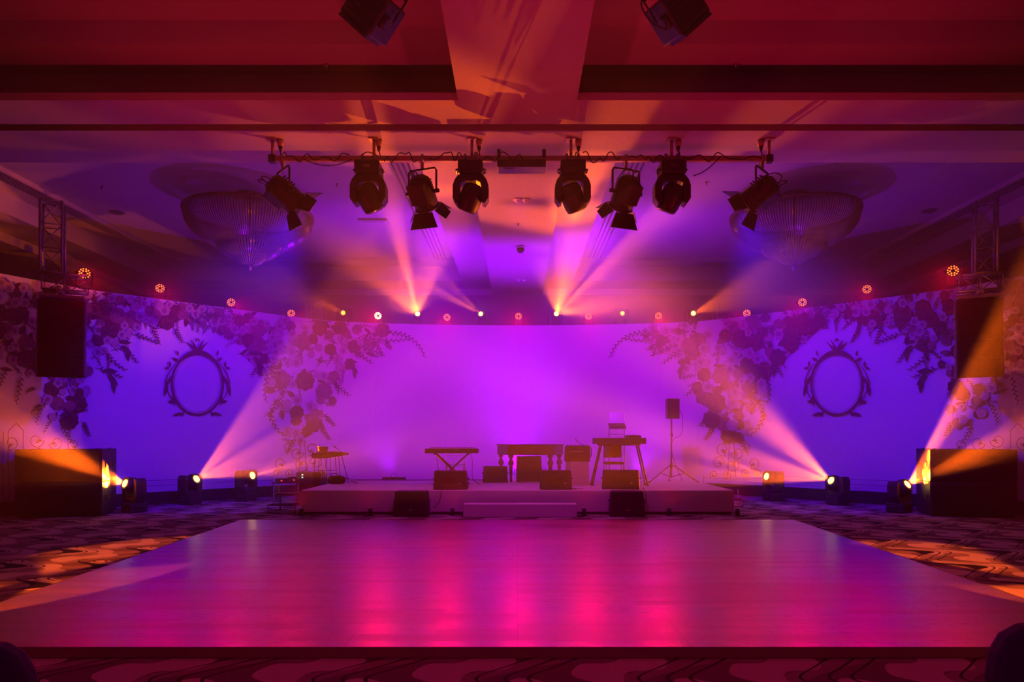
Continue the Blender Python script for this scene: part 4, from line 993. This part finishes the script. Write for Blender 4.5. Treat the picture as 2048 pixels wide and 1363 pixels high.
# ceiling sockets with their leads
leads = [(560, 575), (757, 722), (958, 948), (1157, 1150), (1357, 1359), (1523, 1522)]
sl = ['left end', 'first moving head', 'second moving head', 'third moving head', 'last moving head', 'right end']
for (x, x2), nme in zip(leads, sl):
    p = P(x, 288, BY); t = thing('ceiling_socket', f'hanging power plug and lead dropping from the ceiling to the {nme} of the bar' if 'end' in nme else f'hanging power plug and lead dropping from the ceiling to the {nme}', 'power lead', (p.x, BY + .02, ZS), group='power leads over the lighting bar')
    MB().cyl((0, 0, 0), (0, 0, -.10), .05, .042, n=12).build('socket', 'barpaint', t)
    MB().cyl((0, 0, -.10), (0, 0, -.17), .032, .018, n=10).build('plug', 'rubber', t)
    e = P(x2, 316, BY); MB().tube(smooth_path([(0, 0, -.16), (0.01, 0, -.24), ((e.x - p.x) * .6, -.03, (zb - ZS) + .10), (e.x - p.x, -.05, zb - ZS + .03)]), .008).build('lead', 'rubber', t)
rc = random.Random(3)
spans = [(575, 700, 'left end'), (770, 835, 'first moving head'), (860, 925, 'second fresnel'), (965, 1075, 'power box'), (1165, 1240, 'third moving head'), (1255, 1330, 'third fresnel'), (1362, 1520, 'right end')]
for (a, b, nm) in spans:
    A, B = P(a, 0, BY).x, P(b, 0, BY).x; pts = []; k = 9
    for i in range(k + 1): pts.append((A + (B - A) * i / k, BY - .055 + rc.uniform(-.02, 0), zb + rc.uniform(-.075, .075)))
    c = thing('bar_cable', f'black cable looped loosely along the lighting bar near its {nm}', 'cable', (0, 0, 0), group='cables along the lighting bar')
    c.location = pts[0]; o = Vector(pts[0])
    MB().tube([Vector(p) - o for p in smooth_path(pts)], .008).build('cable', 'rubber', c)
    if nm == 'right end':
        MB().tube([Vector(p) - o for p in sag((P(1385, 0, BY).x, BY - .04, zb - .26), (P(1440, 0, BY).x, BY - .04, zb + .03), .05)], .007).build('cable_loop', 'rubber', c)
    elif nm == 'left end':
        MB().tube([Vector(p) - o for p in sag((P(610, 0, BY).x, BY - .04, zb - .02), (P(705, 0, BY).x, BY - .04, zb - .02), .09)], .007).build('cable_loop', 'rubber', c)

# nearer bar above the frame with two floods whose housings hang into view
def near_flood(x, rot, lab, cable):
    d = 6.0; p = P(x, 24, d)
    t = thing('flood_lamp', lab, 'stage lamp', p, (R(20), R(rot), 0), group='dark floods at the top edge')
    box((0, 0, 0), (.34, .36, .34)).build('housing', 'black', t, bevel=.02)
    sg = 1 if rot > 0 else -1
    box((sg * .0, -.05, -.185), (.30, .28, .03)).build('front_frame', 'black', t)
    MB().cyl((sg * .17, -.1, .0), (sg * .225, -.1, .0), .06, n=14).build('tilt_knob', 'black', t)
    mb = MB(); [mb.box((0, -.185, -.12 + .05 * k), (.26, .012, .015)) for k in range(6)]; mb.build('vent_fins', 'black', t)
    MB().tube([(-.2, 0, 0), (-.2, 0, .25), (.2, 0, .25), (.2, 0, 0)], .014).build('yoke', 'black', t)
    MB(t.matrix_basis.to_euler().to_matrix().inverted().to_4x4() if False else Euler((R(20), R(rot), 0)).to_matrix().inverted().to_4x4()).tube([(0, 0, .2), (0, 0, ZS - p.z)], .02).build('drop_pole', 'black', t)
    if cable: MB().tube(smooth_path([(-.22, -.12, -.05), (-.30, -.12, .08), (-.28, -.1, .25), (-.1, -.05, .3)]), .008).build('power_cable', 'rubber', t)
near_flood(747, 42, 'dark flood lamp cut by the top edge, left of the central ceiling beam', False)
near_flood(1353, -42, 'dark flood lamp cut by the top edge, right of the central ceiling beam', True)

# ------------------------------------------------------------------ ceiling fittings
def chandelier(sx, x, lab):
    d = 14.3; Z = ZS + .64; X = (x - CX) * d / F
    t = thing('chandelier', lab, 'chandelier', (X, d, Z + .06))
    zr = EYE + 4.66 - Z - .06
    MB().lathe([(.0, .0), (.30, .0), (.30, -.05), (0, -.05)], 32).build('ceiling_rose', 'brass', t)
    MB().lathe([(1.24, zr), (1.30, zr), (1.30, zr - .05), (1.24, zr - .05), (1.24, zr)], 64).build('top_ring', 'brass', t)
    def prof(f, r0, z0, z1, p=2.2): return (r0 * (1 - f ** p) ** (1 / 2.0), z0 + (z1 - z0) * f)
    def strands(r0, z0, z1, n, name, fmax=.93):
        mb = MB(); K = 12
        for i in range(n):
            a = 2 * math.pi * i / n; da = .31 * 2 * math.pi / n; vs = []
            for k in range(K + 1):
                f = fmax * k / K; r, z = prof(f, r0, z0, z1)
                vs += [((r + .004) * math.cos(a - da), (r + .004) * math.sin(a - da), z), ((r - .01) * math.cos(a), (r - .01) * math.sin(a), z), ((r + .004) * math.cos(a + da), (r + .004) * math.sin(a + da), z), ((r + .016) * math.cos(a), (r + .016) * math.sin(a), z)]
            fs = []
            for k in range(K):
                b = k * 4; fs += [(b + j, b + (j + 1) % 4, b + 4 + (j + 1) % 4, b + 4 + j) for j in range(4)]
            mb.add(vs, fs)
        o = mb.build(name, 'crystal', t)
        return o
    strands(1.26, zr - .05, zr - .80, 150, 'outer_crystal_bowl', .97)
    MB().lathe([(.62, zr - .62), (.68, zr - .62), (.68, zr - .66), (.62, zr - .66), (.62, zr - .62)], 48).build('middle_ring', 'brass', t)
    strands(.66, zr - .60, zr - .98, 70, 'middle_crystal_bowl', .97)
    MB().lathe([(.30, zr - .86), (.34, zr - .86), (.34, zr - .89), (.30, zr - .89), (.30, zr - .86)], 32).build('lower_ring', 'brass', t)
    strands(.32, zr - .84, zr - 1.08, 36, 'lower_crystal_bowl', .97)
    MB().tube([(0, 0, -.03), (0, 0, zr - 1.02)], .025, 8).build('stem', 'brass', t)
    MB(Matrix.Translation((0, 0, zr - 1.12))).lathe([(0, -.08), (.035, -.06), (.055, -.01), (.03, .04), (0, .06)], 8).build('crystal_drop', 'crystal', t)
chandelier(-1, 499, 'large tiered crystal bowl chandelier in the left ceiling coffer')
chandelier(1, 1588, 'large tiered crystal bowl chandelier in the right ceiling coffer')

for (X, side) in ((-2.18, 'inner side of the left'), (2.18, 'inner side of the right')):
    t = thing('slot_diffuser', f'long four-slot air diffuser along the {side} ceiling coffer', 'air diffuser', (X, 15.4, ZS + .70))
    box((0, 0, -.004), (.46, 8.2, .012)).build('frame', 'plaster', t)
    mb = MB(); [mb.box((-.15 + .1 * k, 0, -.014), (.035, 8.1, .012)) for k in range(4)]; mb.build('slots', 'black', t)
for (X, side) in ((-9.85, 'outer ledge of the left'), (9.85, 'outer ledge of the right')):
    t = thing('slot_diffuser', f'long four-slot air diffuser along the {side} ceiling coffer', 'air diffuser', (X, 15.0, ZS + .62))
    box((0, 0, -.004), (.40, 7.0, .012)).build('frame', 'plaster', t)
    mb = MB(); [mb.box((-.12 + .08 * k, 0, -.014), (.03, 6.9, .012)) for k in range(4)]; mb.build('slots', 'black', t)
def on_ceiling(x, y, z): d = (z - EYE) * F / (CY - y); return Vector(((x - CX) * d / F, d, z))
p = on_ceiling(1041, 492, ZS); t = thing('dome_camera', 'small dark dome camera on the central ceiling beam', 'camera', p)
MB().cyl((0, 0, 0), (0, 0, -.05), .085, .10, n=24).build('mount', 'white', t); MB().lathe([(.09, -.05), (.088, -.09), (.07, -.13), (.04, -.155), (0, -.165)], 24).build('dome', 'glass', t)
for (x, y, lab, r) in ((1035, 398, 'round ceiling detector on the central beam, left of a pair before the dome camera', .085), (1051, 398, 'round ceiling detector on the central beam, right of a pair before the dome camera', .07),
                       (1037, 558, 'far round ceiling detector on the central beam, left of a pair beyond the dome camera', .07), (1048, 558, 'far round ceiling detector on the central beam, right of a pair beyond the dome camera', .07)):
    t = thing('smoke_detector', lab, 'detector', on_ceiling(x, y, ZS))
    MB().lathe([(0, 0), (r, 0), (r, -.02), (r * .8, -.035), (0, -.035)], 20).build('base', 'white', t); MB().lathe([(r * .55, -.034), (r * .45, -.06), (0, -.065)], 16).build('sensor', 'white', t)
for (x, y, z, lab) in ((653, 128, ZS + .65, 'tiny sprinkler head in the near left ceiling coffer'), (1471, 128, ZS + .65, 'tiny sprinkler head in the near right ceiling coffer'), (674, 367, ZS + .70, 'tiny sprinkler head in the far left ceiling coffer by the first hanging moving head'),
                       (1413, 364, ZS + .70, 'tiny sprinkler head in the far right ceiling coffer near the last fresnel'), (204, 372, ZS + .70, 'tiny sprinkler head at the outer part of the far left coffer'), (1037, 447, ZS, 'tiny sprinkler head on the central beam before the dome camera')):
    t = thing('sprinkler', lab, 'sprinkler', on_ceiling(x, y, z))
    MB().cyl((0, 0, 0), (0, 0, -.04), .025, .02, n=12).build('body', 'steel', t); MB().cyl((0, 0, -.06), (0, 0, -.065), .022, n=12).build('deflector', 'steel', t); MB().cyl((0, 0, -.04), (0, 0, -.06), .006, n=6).build('link', 'steel', t)
t = thing('ceiling_hatch', 'rectangular hatch panel in the far left ceiling coffer', 'hatch', on_ceiling(750, 444, ZS + .70))
box((0, 0, -.03), (.66, .60, .06)).build('panel', 'plaster', t, bevel=.006); box((0, 0, -.066), (.5, .44, .012)).build('inner_panel', 'plaster', t, bevel=.004)
for (x, y, side) in ((233, 424, 'left'), (1858, 421, 'right')):
    t = thing('ceiling_speaker', f'flat round ceiling speaker at the outer {side} of the far coffer', 'ceiling speaker', on_ceiling(x, y, ZS + .70))
    MB().lathe([(0, -.012), (.13, -.012), (.15, -.018), (.17, 0)], 28).build('grille', 'dull_steel', t)

# wires stretched in front of the backdrop foot
for (z0, lab) in ((945, 'upper'),):
    for sx, nm in ((-1, 'left'), (1, 'right')):
        pts = []
        for x in ((245, 320, 395, 470, 540, 600, 660) if sx < 0 else (1828, 1755, 1680, 1600, 1530, 1470, 1410)):
            X, Y, nx, ny = wall_at(x); zz = .55 if z0 == 945 else .43; pts.append(Vector((X + nx * .12, Y + ny * .12, zz)))
        o = pts[0].copy(); o.z = 0
        t = thing('wire_fence', f'pair of thin wires stretched low on stakes along the {nm} wing of the backdrop', 'wire', o, group='wires along the backdrop foot')
        for dz in (0, -.12): MB().tube([p - o + Vector((0, 0, dz)) for p in pts], .005, 5).build('strand', 'black', t)
        for k in (0, 2, 4, 6): q_ = pts[k] - o; MB().tube([(q_.x, q_.y, 0), q_], .006, 5).build('stake', 'black', t)
# cables on the stage front and top
for (pts, lab) in (([(883, 978, 13.5), (880, 998, 13.5), (872, 1012, 13.5), (862, 1015, 13.45)], 'thin black cable hanging down the stage front beside the first carpet speaker'),
                   ([(1287, 975, 13.5), (1292, 990, 13.5), (1291, 1005, 13.48), (1287, 1010, 13.45)], 'thin black cable hanging down the stage front beside the second carpet speaker'),
                   ([(1143, 968, 14.0), (1152, 972, 13.9), (1150, 979, 13.75), (1165, 975, 13.9)], 'thin black cable curled on the stage edge beside the middle wedge monitor')):
    q_ = [P(*p) for p in pts]
    if 'curled' in lab:
        for v in q_: v.z = SZ + .008
    t = thing('floor_cable', lab, 'cable', q_[0]); MB().tube([p - q_[0] for p in smooth_path(q_)], .006, 5).build('cable', 'rubber', t)
q_ = [Vector((X, 16.6 + .05 * math.sin(X * 3), SZ + .012)) for X in (-4.0, -3.3, -2.5, -1.8, -1.2, -.7)]
t = thing('floor_cable', 'long black cable lying along the back of the stage behind the keyboard', 'cable', q_[0]); MB().tube([p - q_[0] for p in smooth_path(q_)], .012, 6).build('cable', 'rubber', t)

# two covered banquet chairs whose backs show in the bottom corners
def banquet_chair(x, d, z, lab, rz, hw):
    X = (x - CX) * d / F
    t = thing('banquet_chair', lab, 'chair', (X, d, 0), (0, 0, rz), 'dark covered chairs at the bottom corners')
    prof = [(-hw, .0), (-hw, z - .20), (-hw * .93, z - .11), (-hw * .75, z - .045), (-hw * .45, z - .01), (0, z), (hw * .45, z - .01), (hw * .75, z - .045), (hw * .93, z - .11), (hw, z - .20), (hw, .0)]
    mb = MB(); mb.prism([(a, b) for a, b in prof if True], -.04, .04); mb.build('covered_back', 'chair_cover', t, bevel=.02)
    MB().box((0, .25, .24), (hw * 2, .46, .46)).build('covered_seat', 'chair_cover', t, bevel=.03)
banquet_chair(-45, 2.5, .80, 'dark blue covered chair back in the bottom left corner', 0, .21)
banquet_chair(2095, 2.5, .87, 'dark blue covered chair back in the bottom right corner', 0, .215)

# gobo patches from heads out of view
spot('amber_patch', (-6.0, -1.5, 5.6), (-5.2, 7.45, 0), AMBER, 16000, 15, .15, .02, (3, .5, .05, -.3, .3))
spot('amber_patch', (6.2, -1.5, 5.6), (5.6, 7.2, 0), AMBER, 16000, 15, .15, .02, (3, 1.6, .05, -.3, .3))
spot('amber_patch', (-9.6, 6.0, .9), (-10.9, 15.2, 6.1), AMBER, 2600, 26, .2, .02, (4, .5, .03, -.1, .4))
spot('amber_patch', (9.9, 6.0, .9), (11.3, 15.2, 6.05), AMBER, 1500, 12, .2, .02, (3, .5, .03, .2, .6))
